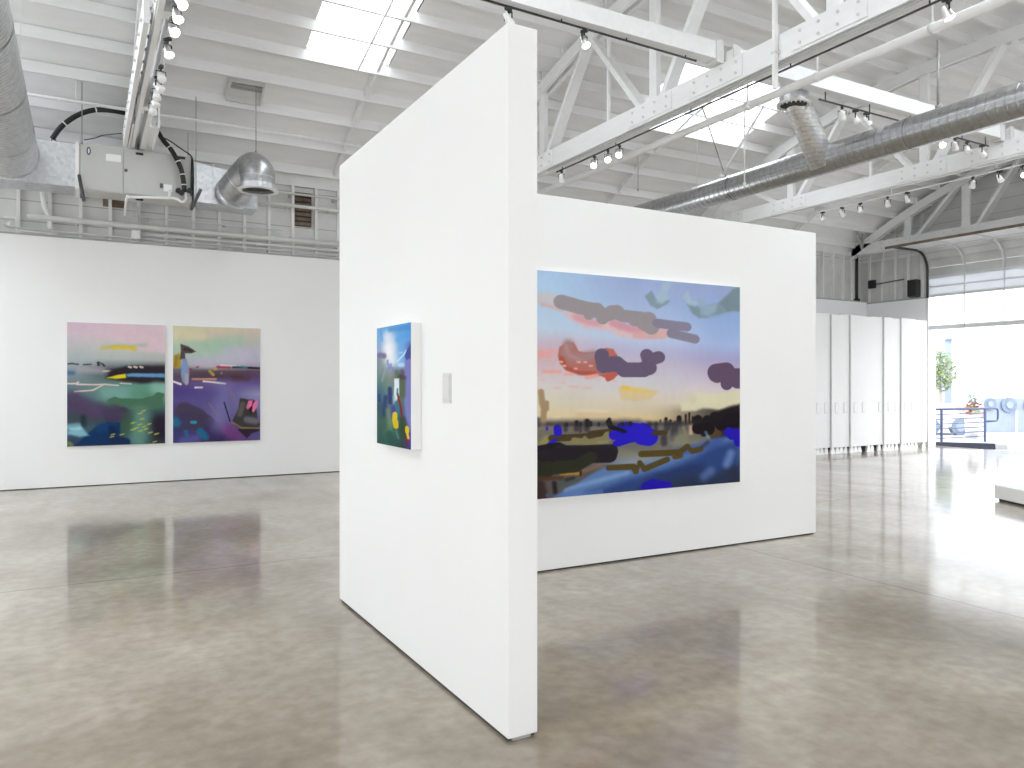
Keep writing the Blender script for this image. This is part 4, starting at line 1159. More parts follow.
ah = thing('air_handler', (.65, 12.45, 4.18), 'grey ceiling-hung air handler with dark handles on the back wall', 'air handler')
MB().box(-.05, 1.375, AY + .012, 12.46, 4.18, 4.83).build('cabinet', 'ahu', ah, .006)
for xa, xb in ((-.035, .475), (.487, 1.24), (1.252, 1.365)):
    MB().box(xa, xb, AY, AY + .014, 4.195, 4.815).build('access_panel', 'ahu', ah, .004)
for u, v in ((139.5, 154), (139.5, 199.5), (181.5, 158)):
    c = on(u, v)
    MB().box(c.x - .05, c.x + .05, AY - .02, AY, c.z - .018, c.z + .018).build('pull_handle', 'black', ah, .012)
c = on(126, 170.5); MB().tube([(c.x, AY - .02, c.z), (c.x, AY, c.z)], .022, 12).build('latch_knob', 'steel', ah)
c = on(88.7, 151)
lg = MB().tube([(0, 0, 0), (0, .006, 0)], 1, 24); lg.v = [(c.x + x * .026, AY - .006 + y, c.z + z * .055) for x, y, z in lg.v]
lo = lg.build('oval_badge', 'navy', ah)
lg = MB().tube([(0, 0, 0), (0, .003, 0)], 1, 24); lg.v = [(c.x + x * .012, AY - .0075 + y, c.z + z * .036) for x, y, z in lg.v]
lg.build('badge_mark', 'slot', lo)
a, b = on(106, 153.5), on(121, 162.5)
lb = MB().box(a.x, b.x, AY - .003, AY, b.z, a.z).build('rating_sticker', 'label', ah)
for i in range(4):
    MB().box(a.x + .012, b.x - .012 - .03 * (i % 2), AY - .004, AY - .003, a.z - .022 - i * .022, a.z - .018 - i * .022).build('print_line', 'slot', lb)
a, b = on(163.5, 184), on(172, 192); MB().box(a.x, b.x, AY - .003, AY, b.z, a.z).build('warning_sticker', 'label', ah)
c = on(161.5, 186); MB().box(c.x - .018, c.x + .018, AY - .03, AY, c.z - .03, c.z + .03).build('switch', 'steel', ah)
for u, v in ((178, 191), (189, 191)):
    c = on(u, v); MB().tube([(c.x, AY - .06, c.z), (c.x, AY, c.z)], .035, 12).build('pipe_collar', 'black', ah)

gb = thing('supply_duct_box', (1.85, 12.4, 4.1), 'bright galvanised duct box right of the grey air handler', 'duct')
MB().hexa([(1.40, AY + .03, 4.19), (2.30, AY + .03, 4.17), (2.30, 12.5, 4.17), (1.40, 12.5, 4.19), (1.40, AY + .03, 4.77), (2.30, AY + .03, 4.66), (2.30, 12.5, 4.66), (1.40, 12.5, 4.77)]).build('box', 'galv', gb, .004)
for x_ in (1.405, 1.66):
    MB().box(x_, x_ + .012, AY + .015, 12.52, 4.18, 4.775).build('standing_seam', 'galv', gb)

eb = thing('elbow_duct', (2.18, 11.5, 4.28), 'fat round galvanised elbow duct opening downward beside the air handler', 'duct')
XC, RC = 2.17, .236
ctr = (XC, 11.66, 4.30)
pp = spline([(1.92, 12.06, 4.36), (1.97, 11.86, 4.43), (2.06, 11.66, 4.55), (2.13, 11.45, 4.62), (XC, 11.33, 4.52), (XC, 11.32, 4.40), (XC, 11.32, 4.29)], 5)
MB().tube(pp, RC, 28, caps=False, ref=Vector((1, 0, 0))).build('elbow', 'elbow', eb)
MB().tube([(XC, 11.32, 4.37), (XC, 11.32, 4.285)], RC + .006, 28, caps=False).build('collar', 'galv', eb)
MB().lathe([(RC - .02, -.012), (RC + .05, -.008), (RC + .05, .006), (RC - .02, .006), (RC - .02, -.012)], (XC, 11.32, 4.285), 32).build('mouth_flange', 'slot', eb)
MB().tube([(XC, 11.32, 4.33), (XC, 11.32, 4.34)], RC - .005, 28).build('mouth_disc', 'gap', eb)  # plain dark disc closing the elbow mouth
for i_ in (8, 15, 22):
    MB().tube([pp[i_], pp[i_] * .6 + pp[i_ + 1] * .4], RC + .005, 28, caps=False, ref=Vector((1, 0, 0))).build('gore_seam', 'galv', eb)
rg = MB().tube([(1.925, 12.03, 4.34), (1.95, 11.97, 4.37)], RC + .02, 28); rg.build('takeoff_ring', 'galv', eb)

ld = thing('spiral_duct', (-.86, 11.9, 4.25), 'dull corrugated spiral duct running overhead at the left edge into the plenum box', 'duct')
MB().tube([(-.86, AY + .03, 4.57), (-.86, 9, 4.57), (-.86, 6, 4.57), (-.86, 3, 4.57)], .335, 32, ref=Vector((1, 0, 0))).build('pipe', 'duct_l', ld)
for y in (11.0, 9.4, 7.8):
    MB().tube([(-.86, y, 4.57), (-.86, y - .05, 4.57)], .340, 32, caps=False, ref=Vector((1, 0, 0))).build('joint_band', 'duct_l', ld)
MB().tube([(-.86, AY + .02, 4.57), (-.86, AY - .03, 4.57)], .345, 32, ref=Vector((1, 0, 0))).build('collar', 'duct_l', ld)
for y in (8.2,):
    MB().bar((-.50, y, 4.5), (-.50, y, zb(y) + .15), .03, .004).build('hanger_strap', 'greypipe', ld)

# refrigerant hose looping behind the truss end
hs = thing('insulated_hose', (1.3, 11.9, 4.3), 'black insulated hose with white tape arching over the air handler', 'hose')
P1 = [on(52, 139, 12.3), on(62, 126, 12.25), on(78, 115, 12.2), on(95, 110, 12.2), on(115, 111, 12.25), on(135, 116, 12.3), on(152, 124, 12.2), on(163, 140, 12.0), on(172, 151, 11.93), on(180, 166, 11.9), on(183, 178, 11.9), on(184, 190, 11.9), on(180, 194, 11.9)]
sp1 = spline(P1, 6)
MB().tube(sp1, .034, 10).build('hose', 'rubber', hs)
for f in (.10, .26, .655, .745, .83, .90):
    i = int(f * (len(sp1) - 2)); MB().tube([sp1[i], sp1[i] * .6 + sp1[i + 1] * .4], .038, 10).build('tape_band', 'label', hs)
for a, b in (((52, 139), (50, 143)), ((54, 137), (57, 143))):
    MB().tube([on(*a, 12.3), on(*b, 12.35)], .008, 6).build('wire_end', 'steel', hs)
dp = thing('drain_pipe', (.8, 11.93, 4.1), 'thin white drain pipe under the air handler', 'pipe')
MB().tube(spline([on(185, 193, 11.95), on(186, 199, 11.93), on(182, 202, 11.93), on(177, 199, 11.93)], 5) + [on(172, 198, 11.93), on(128, 197, 11.93), on(126.5, 198.5, 11.95), on(124.5, 215, 12.3)], .018, 10).build('pipe', 'pipe', dp)
MB().tube([on(169, 199, 11.93), on(170, 190, 11.93)], .02, 10).build('vent_stub', 'pipe', dp)
MB().tube([on(127.8, 197, 11.93) + Vector((-.02, 0, 0)), on(127.8, 197, 11.93) + Vector((.02, 0, 0))], .026, 10).build('fitting', 'pipe', dp)
cb = thing('black_cable', (1.3, 12.2, 4.9), 'thin black cables drooping from the truss end to the air handler', 'cable')
MB().tube(spline([on(160, 136, 12.4), on(170, 141, 12.3), on(180, 148, 12.2), on(191, 156, 12.0), on(192.5, 165, 11.97), on(192, 190, 11.97)], 5), .010, 6).build('cable', 'black', cb)
MB().tube(spline([on(84, 140, 12.4), on(95, 138, 12.4), on(105, 135, 12.4), on(128, 133, 12.5)], 5), .007, 6).build('cable', 'black', cb)

def rod(name, p, q, label, r=.006, m='rod', extra=None):
    t = thing(name, Vector(p), label, 'hanger rod', 'hanger rods of the ducts')
    MB().tube([p, q], r, 8).build('rod', m, t)
    MB().tube([Vector(p) - (Vector(q) - Vector(p)).normalized() * .015, Vector(p) + (Vector(q) - Vector(p)).normalized() * .02], r * 2.2, 8).build('nut', m, t)
    return t
a = on(82, 143, 11.97); t = rod('hanger_rod', a, (a.x, a.y, zb(a.y) + .05), 'thin rod holding up the left end of the air handler')
a = on(196, 150, 11.9); t = rod('hanger_rod', (a.x, a.y, 4.1), (a.x, a.y, zb(a.y) + .05), 'long thin rod at the right end of the air handler')
a = on(188, 158, 12.2); t = rod('hanger_rod', a, (a.x, a.y, zb(a.y) - .25), 'short thin rod above the right end of the air handler')
a = on(256, 152, 11.5); t = rod('hanger_rod', a, (a.x, a.y, zb(a.y) + .05), 'thin rod above the fat round elbow duct')
br = thing('strut_bracket', (-.05, 12, 4.0), 'dark slotted strut under the left end of the air handler', 'bracket')
MB().bar(on(79, 175, 11.93), on(84, 201, 11.80), .035, .03).build('channel', 'steel', br)
MB().tube([on(81, 182, 11.9), on(81, 198, 11.85)], .008, 6).build('threaded_end', 'black', br)
br = thing('strut_bracket', (1.4, 12, 4.0), 'dark slotted strut under the right end of the air handler', 'bracket')
MB().bar(on(201, 189, 11.80), on(191, 210, 11.95), .035, .03).build('channel', 'steel', br)
MB().tube([on(192, 158, 11.95), on(191, 196, 11.95)], .012, 6).build('threaded_end', 'black', br)

# ================================================================== PIPES ON THE BACK WALL
def xpipe(name, x0, x1, y, z, r, label, clips=(), m='greypipe'):
    t = thing(name, ((x0 + x1) / 2, y, z), label, 'pipe', 'pipes along the top of the back wall')
    MB().tube([(x0, y, z), (x1, y, z)], r, 12, ref=Vector((0, 0, 1))).build('pipe', m, t)
    for x_ in clips: MB().box(x_ - .015, x_ + .015, y - r * .5, YB, z - r * 1.25, z + r * 1.25).build('clip', m, t)
    return t
xpipe('wall_pipe', -.72, 5.2, 13.08, 3.945, .042, 'thickest white pipe along the studs above the back wall', (-.1, 1.1, 2.3, 3.5))
xpipe('wall_pipe', .70, 5.2, 13.10, 3.835, .022, 'thin white pipe just below the thickest pipe on the back wall', (1.3, 2.5, 3.7))
xpipe('wall_pipe', -.95, 5.2, 13.12, 3.765, .014, 'lowest thin conduit, resting just above the back wall trim', (.3, 2.1))
xpipe('wall_pipe', .55, 2.9, 13.12, 4.10, .012, 'short thin conduit between air handler and thick pipe', (.9, 2.0))
xpipe('wall_pipe', 2.35, 5.2, 13.08, 4.53, .030, 'white pipe crossing the dark wall louvre, upper one', (3.0, 3.7))
xpipe('wall_pipe', 1.9, 5.2, 13.02, 4.72, .018, 'thin white pipe above the dark wall louvre', (3.05, 3.8))
cp = thing('ceiling_pipe', (2, 12.6, 5.55), 'thin white pipe hung across the low end of the ceiling', 'pipe')
MB().tube([(-5.5, 11.9, 5.335), (5.2, 11.9, 5.335)], .022, 10, ref=Vector((0, 0, 1))).build('pipe', 'pipe', cp)
for x_ in (-.1, 2.25, 4.2): MB().tube([(x_, 11.9, 5.335), (x_, 11.9, zb(11.9) + .1)], .008, 6).build('hanger', 'pipe', cp)
jb = thing('junction_box', (.75, 13.14, 3.84), 'small white electrical box among the back wall pipes', 'junction box')
a, b = atY(131.5, 230, 13.0), atY(140.5, 239, 13.0)
MB().box(a.x, b.x, 13.0, 13.12, b.z, a.z).build('cover', 'label', jb, .006)
for i in range(4):
    x_ = a.x + .02 + i * .025; MB().tube([(x_, 13.08, a.z), (x_, 13.12, 4.25)], .007, 6).build('riser_conduit', 'greypipe', jb)
pv = thing('wall_pipe', (-.85, 13.1, 3.8), 'rectangular white pipe loop at far left above the back wall', 'pipe', 'pipes along the top of the back wall')
q = [atY(3, 217, 13.0), atY(16, 217, 13.0), atY(16, 230, 13.0), atY(58, 234, 13.0)]
MB().tube(q, .012, 8).build('pipe', 'pipe', pv)
MB().tube([atY(7, 224, 13.12), atY(13, 224, 13.0)], .045, 12).build('capped_stub', 'slot', pv)
jv = thing('wall_pipe', (-.45, 13.1, 3.9), 'leaning pale pipe below the galvanised plenum box', 'pipe', 'pipes along the top of the back wall')
MB().tube(spline([atY(42, 190, 13.1), atY(44, 205, 13.1), atY(49, 217, 13.1), atY(50.5, 229, 13.1)], 4), .035, 10).build('pipe', 'pipe', jv)
for u, lab in ((292, 'louvre'),):
    lv = thing('wall_louvre', (3.25, 13.2, 4.23), 'dark brown wooden louvre in the old back wall', 'louvre')
    a, b = atY(292, 191, 13.2), atY(312, 227, 13.2)
    MB().box(a.x, b.x, YB - .012, YB, b.z, a.z).build('opening', 'gap', lv)
    n = 7
    for i in range(n):
        z = b.z + (a.z - b.z) * (i + .5) / n
        MB().bar((a.x + .01, YB - .04, z), (b.x - .01, YB - .04, z), .05, .05, (0, -.5, 1)).build('slat', 'brown', lv)
lv = thing('wall_gap', (.45, 13.2, 4.3), 'dark brown gap in the boards under the air handler', 'opening')
a, b = atY(103, 198, 13.2), atY(126, 208, 13.2)
MB().box(a.x, b.x, YB - .012, YB, b.z, a.z).build('recess', 'brown', lv)
MB().box(a.x, b.x, YB - .03, YB - .012, (a.z + b.z) / 2 - .02, (a.z + b.z) / 2 + .03).build('batten', 'brown', lv)
for x_, lab in ((3.58, 'sloping white brace in the corner of the low ceiling behind the tall freestanding wall'),):
    bz = thing('wall_brace', (x_, 13.1, 4.4), lab, 'brace')
    MB().bar(atY(316, 168, 13.15), atY(326, 148, 12.9), .06, .05).build('brace', 'stud', bz)

# ================================================================== RIGHT DUCT, SPRINKLER PIPE
DX, DZ, DR = 8.47, 4.46, .185
md = thing('spiral_duct', (DX, 7, DZ), 'long straight silver spiral duct crossing above the right side', 'duct')
MB().tube([(DX, 13.0, DZ), (DX, 10, DZ), (DX, 7, DZ), (DX, 4, DZ), (DX, 1.5, DZ)], DR, 32, ref=Vector((1, 0, 0))).build('pipe', 'duct_r', md)
for y in (11.2, 8.4, 5.6, 3.6):
    MB().tube([(DX, y, DZ), (DX, y - .06, DZ)], DR + .005, 32, caps=False, ref=Vector((1, 0, 0))).build('joint_band', 'duct_r', md)
BY = 6.72
s0, s1 = Vector((DX - .04, BY + .02, DZ - .07)), Vector((8.0, BY + .06, 5.10))
bd = MB().tube([s0, s1, s1 + Vector((-.10, -.03, .07))], .165, 28, ref=Vector((0, 1, 0))).build('branch', 'duct_b', md)
hd = MB().lathe([(0, .33), (.10, .32), (.165, .26), (.178, .18), (.178, 0)], (7.79, BY - .05, 5.04), 28).build('outlet_drum', 'galv', md)
MB().lathe([(.165, -.015), (.20, -.015), (.205, 0), (.20, .015), (.165, .015), (.165, -.015)], (7.79, BY - .05, 5.04), 30).build('outlet_rim', 'slot', hd)
for i in range(22):
    t0 = 2 * PI * i / 22; c = Vector((7.79 + .19 * math.cos(t0), BY - .05 + .19 * math.sin(t0), 5.03))
    MB().tube([c, c - Vector((0, 0, .032))], [.014, .004], 5).build('diffuser_tooth', 'slot', hd)
MB().tube([(7.79, BY - .05, 5.035), (7.79, BY - .05, 5.04)], .172, 24).build('throat_shade', 'gap', hd)  # dark disc colouring in the shade inside the drum

t = rod('hanger_rod', atX(938, 107, 9.6), atX(938, 40, 9.6), 'thick grey rod holding the long silver duct at right', .016)
for (u0, v0, u1, v1, X_, lab, m_, r_) in (
        (744.5, 184, 744.5, 105, 7.6, 'thin white wire dropping from the sprinkler pipe to the long duct', 'pipe', .009),
        (725, 176, 702, 106, 8.3, 'dark slanting rod beside the far end of the long duct', 'rod', .009),
        (722, 176, 764, 106, 8.0, 'white slanting cord from sprinkler pipe to the long duct', 'pipe', .016),
        (697, 182, 697, 110, 8.6, 'faint thin wire above the far end of the long duct', 'pipe', .005),
        (638, 190, 638, 154, 8.3, 'short thin wire at the far end of the sprinkler pipe', 'rod', .006)):
    rod('hanger_rod', atX(u0, v0, X_), atX(u1, v1, X_), lab, r_, m_)

PX, PZ = 6.73, 4.75
sk = thing('sprinkler_pipe', (PX, 7, PZ), 'white sprinkler pipe running overhead below the roof truss', 'pipe')
MB().tube([(PX, 12.8, PZ), (PX, 6, PZ), (PX, 1.5, PZ)], .045, 16, ref=Vector((1, 0, 0))).build('pipe', 'pipe', sk)
for y in (10.3, 6.42, 5.45, 4.2):
    h = MB().tube([(PX, y, PZ + .03), (PX, y, PZ + .55 if y < 6 else PZ + .4)], .010, 8)
    h.tube([(PX, y - .02, PZ), (PX, y + .02, PZ)], .050, 16, ref=Vector((1, 0, 0)))
    h.build('ring_hanger', 'pipe', sk)
MB().tube([(PX, 6.36, PZ), (PX, 6.42, PZ)], .054, 16, ref=Vector((1, 0, 0))).build('coupling', 'pipe', sk)
dc = thing('conduit_drop', (6.21, 5.55, 4.6), 'white vertical conduit dropping in front of the roof truss', 'conduit')
MB().box(6.185, 6.23, 5.53, 5.57, 4.56, zb(5.6) + .1).build('conduit', 'pipe', dc)
MB().box(6.18, 6.25, 5.52, 5.58, 4.92, 4.94).build('clamp', 'greypipe', dc)

# ================================================================== TRACKS AND SPOTLIGHTS
def track(p, q, label, m='black', w=.016, h=.016, stems=()):
    p, q = Vector(p), Vector(q)
    t = thing('light_track', (p + q) / 2, label, 'light track', 'ceiling light tracks')
    MB().bar(p, q, w, h).build('rail', m, t)
    for s in stems:
        c = p.lerp(q, s[0]); MB().tube([c + Vector((0, 0, h / 2)), c + Vector((0, 0, s[1]))], .008, 6).build('stem', m, t)
    for c, d in ((p, (p - q).normalized()), (q, (q - p).normalized())):
        MB().bar(c, c + d * .02, w * 1.15, h * 1.15).build('end_cap', m, t)
    return t
ATX, ATZ = 6.335, 4.775
track((ATX, 9.9, ATZ), (ATX, 2.5, ATZ), 'black light track under the truss behind the tall freestanding wall', stems=[(s, .038) for s in (.02, .2, .4, .6, .8, .97)])
t_ = thing('track_channel', (ATX, 7, 4.835), 'white wiring channel along the underside of that truss behind the tall wall', 'channel')
MB().box(ATX - .05, ATX + .05, 2.5, 10.1, 4.825, 4.849).build('channel', 'pipe', t_)
MB().box(ATX - .055, ATX - .05, 2.5, 10.1, 4.815, 4.849).build('lip', 'trimgrey', t_)
track((3.2, 6.4, 5.132), (5.9, 6.4, 5.10), 'black light track under the cross beam above the tall freestanding wall', stems=[(s, .03) for s in (.05, .35, .65, .95)])
track((7.95, 6.4, 5.04), (9.85, 6.4, 5.04), 'black light track left of the long duct, under the second cross beam', stems=[(s, .12) for s in (.05, .5, .95)])
track((10.3, 6.4, 5.02), (11.6, 6.4, 5.02), 'black light track right of the long duct, under the second cross beam', stems=[(s, .13) for s in (.05, .5, .95)])
CTX, CTZ = 12.02, 4.74
track((CTX, 9.95, CTZ), (CTX, 4.2, CTZ), 'white light track under the far truss above the stored panels', 'pipe', stems=[(s, .10) for s in (.02, .3, .6, .95)])
BTX = .69
track((BTX, 10.0, 4.80), (BTX, 5.5, 4.80), 'white light track under the far left truss', 'greypipe', stems=[(s, .06) for s in (.03, .35, .7, .95)])


def make_spot(lit, tilt):
    """hangs from z = 0; head points along -y and down by tilt"""
    t = thing('track_spotlight', (0, 0, 0), '', '')
    MB().box(-.02, .02, -.045, .045, -.035, 0).build('adapter', 'black', t, .004)
    MB().tube([(0, 0, -.035), (0, 0, -.065)], .010, 8).build('stem', 'black', t)
    y = MB()
    for s in (-1, 1):
        y.bar((s * .055, 0, -.070), (s * .055, 0, -.135), .005, .018, (0, 1, 0))
    y.bar((-.057, 0, -.068), (.057, 0, -.068), .018, .005)
    y.build('yoke', 'black', t)
    c = Vector((0, 0, -.135)); ca, sa = math.cos(tilt), math.sin(tilt)
    d = Vector((0, -ca, -sa))
    hd = MB().tube([c - d * .075, c - d * .06, c - d * .02, c + d * .05, c + d * .065], [.022, .032, .036, .052, .054], 18, ref=Vector((1, 0, 0)))
    ho = hd.build('lamp_head', 'lampwhite' if not lit else 'chrome', t)
    bl = MB().tube([c + d * .064, c + d * .072, c + d * .078], [.050, .046, .03], 16, ref=Vector((1, 0, 0)))
    bl.build('bulb', 'bulb_on' if lit else 'bulb_off', t)
    return t


protos, used = {}, set()
for lit in (True, False):
    for tl in (.75, 1.15):
        protos[(lit, tl)] = make_spot(lit, tl)
GRP = 'track spotlights under the ceiling'


def spot(p, lit, tl, rz, label):
    src = protos[(lit, tl)]
    if (lit, tl) in used:
        r = src.copy(); COL.objects.link(r)
        for ch in src.children:
            c = ch.copy(); COL.objects.link(c); c.parent = r
    else:
        r = src; used.add((lit, tl))
    r.location = p; r.rotation_euler = (0, 0, rz); r.scale = (.86, .86, .86)
    tag(r, label, 'spotlight', GRP)
    return r


ATT = ATZ - .009
spot((ATX, 8.92, ATT), True, .75, -.9, 'lit spotlight, farthest of three in a row behind the tall freestanding wall')
spot((ATX, 8.60, ATT), True, .75, -.7, 'lit spotlight, middle of three in a row behind the tall freestanding wall')
spot((ATX, 8.34, ATT), True, .75, -.9, 'lit spotlight, nearest of three in a row behind the tall freestanding wall')
spot((ATX, 3.83, ATT), True, 1.15, .9, 'lit spotlight at the top edge above the sprinkler pipe')
spot((ATX, 9.78, ATT), False, .75, 2.4, 'unlit black spotlight at the far end of the track behind the tall wall')
spot((4.42, 6.4, 5.106), True, 1.15, .4, 'lone lit spotlight under the cross beam beside the tall freestanding wall')
spot((3.54, 6.4, 5.119), False, .75, 1.9, 'unlit spotlight just above the top corner of the tall freestanding wall')
for x_, l_, tl, rz, lab in ((8.36, False, .75, 2.2, 'unlit spotlight left of the long duct, nearest the branch outlet'),
                            (8.62, False, 1.15, .6, 'unlit spotlight left of the long duct, middle of three'),
                            (8.84, False, .75, 1.2, 'unlit spotlight left of the long duct, farthest from branch outlet'),
                            (10.5, True, .75, -1.2, 'lit spotlight right of the long duct, first of four'),
                            (10.78, False, .75, 1.9, 'unlit spotlight right of the long duct, second of four'),
                            (11.08, False, 1.15, -.6, 'unlit spotlight right of the long duct, third of four'),
                            (11.45, False, 1.15, .5, 'unlit spotlight right of the long duct, last of four')):
    spot((x_, 6.4, 5.031 if x_ < 10 else 5.011), l_, tl, rz, lab)
for y_, l_, tl, rz, lab in ((9.62, False, 1.15, .3, 'unlit spotlight on the white far track, first from the back wall'),
                            (9.2, False, .75, 1.6, 'unlit spotlight on the white far track, second from the back wall'),
                            (8.83, False, 1.15, -.4, 'unlit spotlight on the white far track, third from the back wall'),
                            (8.30, False, .75, 2.0, 'unlit spotlight on the white far track, fourth from the back wall'),
                            (7.94, False, 1.15, 1.2, 'unlit spotlight on the white far track, fifth from the back wall'),
                            (6.86, False, .75, 2.3, 'unlit spotlight on the white far track, sixth from the back wall'),
                            (6.46, False, 1.15, .2, 'unlit spotlight on the white far track, seventh from the back wall'),
                            (6.14, True, .75, -.6, 'lit spotlight at the right end of the white far track')):
    spot((CTX, y_, CTZ - .009), l_, tl, rz, lab)
for i, (y_, l_, rz, tl) in enumerate(((6.85, True, .5, .75), (7.10, True, .6, 1.15), (7.42, True, .4, .75), (7.9, True, .7, 1.15),
                                      (8.62, False, .2, .75), (8.93, False, .9, .75), (9.17, False, .3, 1.15), (9.42, False, .8, 1.15), (9.68, False, .1, 1.15))):
    w = ['first', 'second', 'third', 'fourth'][i] if i < 4 else ['first', 'second', 'third', 'fourth', 'fifth'][i - 4]
    spot((BTX, y_, 4.791), l_, tl, rz, ('lit spotlight under the far left truss, %s lit one from the top edge' if l_ else 'unlit white spotlight under the far left truss, %s after the lit ones') % w)
for k_, o in protos.items():
    if k_ not in used:
        for ch in list(o.children): bpy.data.objects.remove(ch)
        bpy.data.objects.remove(o)

# ================================================================== END WALL: ROLL-UP DOOR AND FITTINGS
dr = thing('door_1', (XE, 8.1, 0), 'grey sectional roll-up door, half raised over the bright opening', 'door', kind='structure')
D0, D1 = 5.0, 11.36
STY = [10.49, 9.60, 8.71, 7.82, 6.93, 6.04]
def dpt(s):
    """point on the door's curve: s = 0 bottom edge, up the wall, round the bend, then inward"""
    z0, zc, r = 2.84, 4.30, .46
    if s < zc - z0: return Vector((XE - .06, 0, z0 + s))
    s -= zc - z0
    L = r * PI / 2
    if s < L:
        a = s / r; return Vector((XE - .06 - r * (1 - math.cos(a)), 0, zc + r * math.sin(a)))
    s -= L
    return Vector((XE - .06 - r - s, 0, zc + r))
def dsec(name, s0, s1, m, thick, ya=D0, yb_=D1, off=0.0, parent=dr):
    n = 1 if s1 - s0 < .2 else 4
    mb = MB()
    for i in range(n):
        a, b = dpt(s0 + (s1 - s0) * i / n), dpt(s0 + (s1 - s0) * (i + 1) / n)
        d = (b - a).normalized(); nrm = Vector((d.z, 0, -d.x))     # outwards (+x when vertical)
        a, b = a + nrm * off, b + nrm * off
        q = [a, b, b + nrm * thick, a + nrm * thick]
        mb.prism([(p.x, ya, p.z) for p in q], (0, yb_ - ya, 0))
    return mb.build(name, m, parent)
dsec('bottom_rail', 0, .10, 'doorrail', .05)
g1 = bpy.data.materials.new('clear_door_glazing'); g1.use_nodes = True
_nt = g1.node_tree; _nt.nodes.clear(); _o = _nt.nodes.new('ShaderNodeOutputMaterial'); _m = _nt.nodes.new('ShaderNodeMixShader')
_t = _nt.nodes.new('ShaderNodeBsdfTransparent'); _g = _nt.nodes.new('ShaderNodeBsdfGlossy'); _g.inputs['Roughness'].default_value = .05
_m.inputs[0].default_value = .06; _nt.links.new(_t.outputs[0], _m.inputs[1]); _nt.links.new(_g.outputs[0], _m.inputs[2]); _nt.links.new(_m.outputs[0], _o.inputs[0])
g2 = bpy.data.materials.new('frosted_door_glazing'); g2.use_nodes = True
_nt = g2.node_tree; _nt.nodes.clear(); _o = _nt.nodes.new('ShaderNodeOutputMaterial'); _m = _nt.nodes.new('ShaderNodeMixShader')
_t = _nt.nodes.new('ShaderNodeBsdfTranslucent'); _t.inputs[0].default_value = (.75, .76, .78, 1); _g = _nt.nodes.new('ShaderNodeBsdfDiffuse'); _g.inputs[0].default_value = (.7, .71, .73, 1)
_m.inputs[0].default_value = .5; _nt.links.new(_t.outputs[0], _m.inputs[1]); _nt.links.new(_g.outputs[0], _m.inputs[2]); _nt.links.new(_m.outputs[0], _o.inputs[0])
dsec('glazing', .10, .80, g1, .006, off=.02)
dsec('rail', .80, .86, 'doorrail', .05)
dsec('glazing', .86, 1.04, g2, .006, off=.02)
dsec('rail', 1.04, 1.06, 'doorrail', .045)
dsec('glazing', 1.06, 1.25, g2, .006, off=.02)
dsec('rail', 1.25, 1.31, 'doorrail', .05)
dsec('panel', 1.31, 2.10, 'doorpanel', .012, off=.02)
dsec('panel', 2.16, 2.98, 'doorrail', .012, off=.02)
dsec('rail', 2.10, 2.16, 'doorrail', .05)
dsec('top_rail', 2.98, 3.04, 'doorrail', .06, off=-.01)
MB().box(dpt(3.04).x - .012, dpt(3.04).x, D0, D1 + .25, 4.74, 4.80).build('top_edge', 'brown', dr)
for y in STY:
    dsec('stile', 0, 1.28, 'doorrail', .03, y - .012, y + .012, off=-.012)
    dsec('stile', 1.28, 2.10, 'doorrail', .05, y - .022, y + .022, off=-.04)
    dsec('stile', 2.2, 2.85, 'doorrail', .03, y - .02, y + .02, off=-.025)
for y in (D1 + .03,):
    pts = [dpt(s) + Vector((0, y, 0)) for s in [0, .5, 1.0, 1.3] + [1.46 + .1 * i for i in range(9)] + [2.5, 3.05]]
    pts = [Vector((pts[0].x, y, 0.02))] + pts
    MB().tube(pts, .03, 8, ref=Vector((0, 1, 0))).build('guide_track', 'track_dark', dr)
MB().box(XE - .09, XE + .21, D1 - .01, D1 + .06, 0, 3.62).build('jamb', 'doorrail', dr)
MB().tube([(XE - .22, D0, 4.92), (XE - .22, D1 + .1, 4.92)], .02, 10, ref=Vector((0, 0, 1))).build('torsion_shaft', 'track_dark', dr)
for y0_, y1_ in ((10.0, 10.75), (8.2, 9.1)):
    sg = MB()
    pts = [(XE - .22 + .05 * math.cos(i * .9), y0_ + (y1_ - y0_) * i / 120, 4.92 + .05 * math.sin(i * .9)) for i in range(121)]
    sg.tube(pts, .014, 5); sg.build('torsion_spring', 'track_dark', dr)

sb = thing('loudspeaker', (XE - .12, 11.7, 3.66), 'black box loudspeaker on the end wall beside the roll-up door', 'loudspeaker')
MB().box(XE - .25, XE - .06, 11.56, 11.80, 3.68, 4.10).build('cabinet', 'black', sb, .012)
MB().box(XE - .26, XE - .25, 11.575, 11.785, 3.70, 4.08).build('grille', 'rubber', sb, .004)
MB().box(XE - .06, XE - .002, 11.65, 11.72, 3.8, 3.95).build('wall_bracket', 'steel', sb)
sb = thing('wall_box', (XE - .1, 13.0, 4.05), 'small black box on the end wall near the back corner', 'electrical box')
MB().box(XE - .13, XE - .05, 12.78, 12.98, 4.02, 4.24).build('case', 'black', sb, .02)
MB().tube([(XE - .07, 12.8, 4.12), (XE - .07, 12.0, 4.16)], .015, 8).build('conduit', 'steel', sb)
dpz = thing('downpipe', (17.75, 13.0, 3.66), 'black pipe standing in the far back corner', 'pipe')
MB().tube([(17.72, 13.12, 3.69), (17.72, 13.12, 5.0)], .04, 12).build('pipe', 'black', dpz)
MB().tube([(17.72, 13.12, 4.93), (17.72, 13.12, 5.0)], .09, 12).build('socket', 'black', dpz)
MB().tube([(17.72, 13.12, 3.69), (17.72, 13.12, 3.76)], .08, 12).build('foot', 'black', dpz)
dq = thing('roof_post', (17.4, 12.95, 4.9), 'thin grey post under the ceiling in the far back corner', 'post')
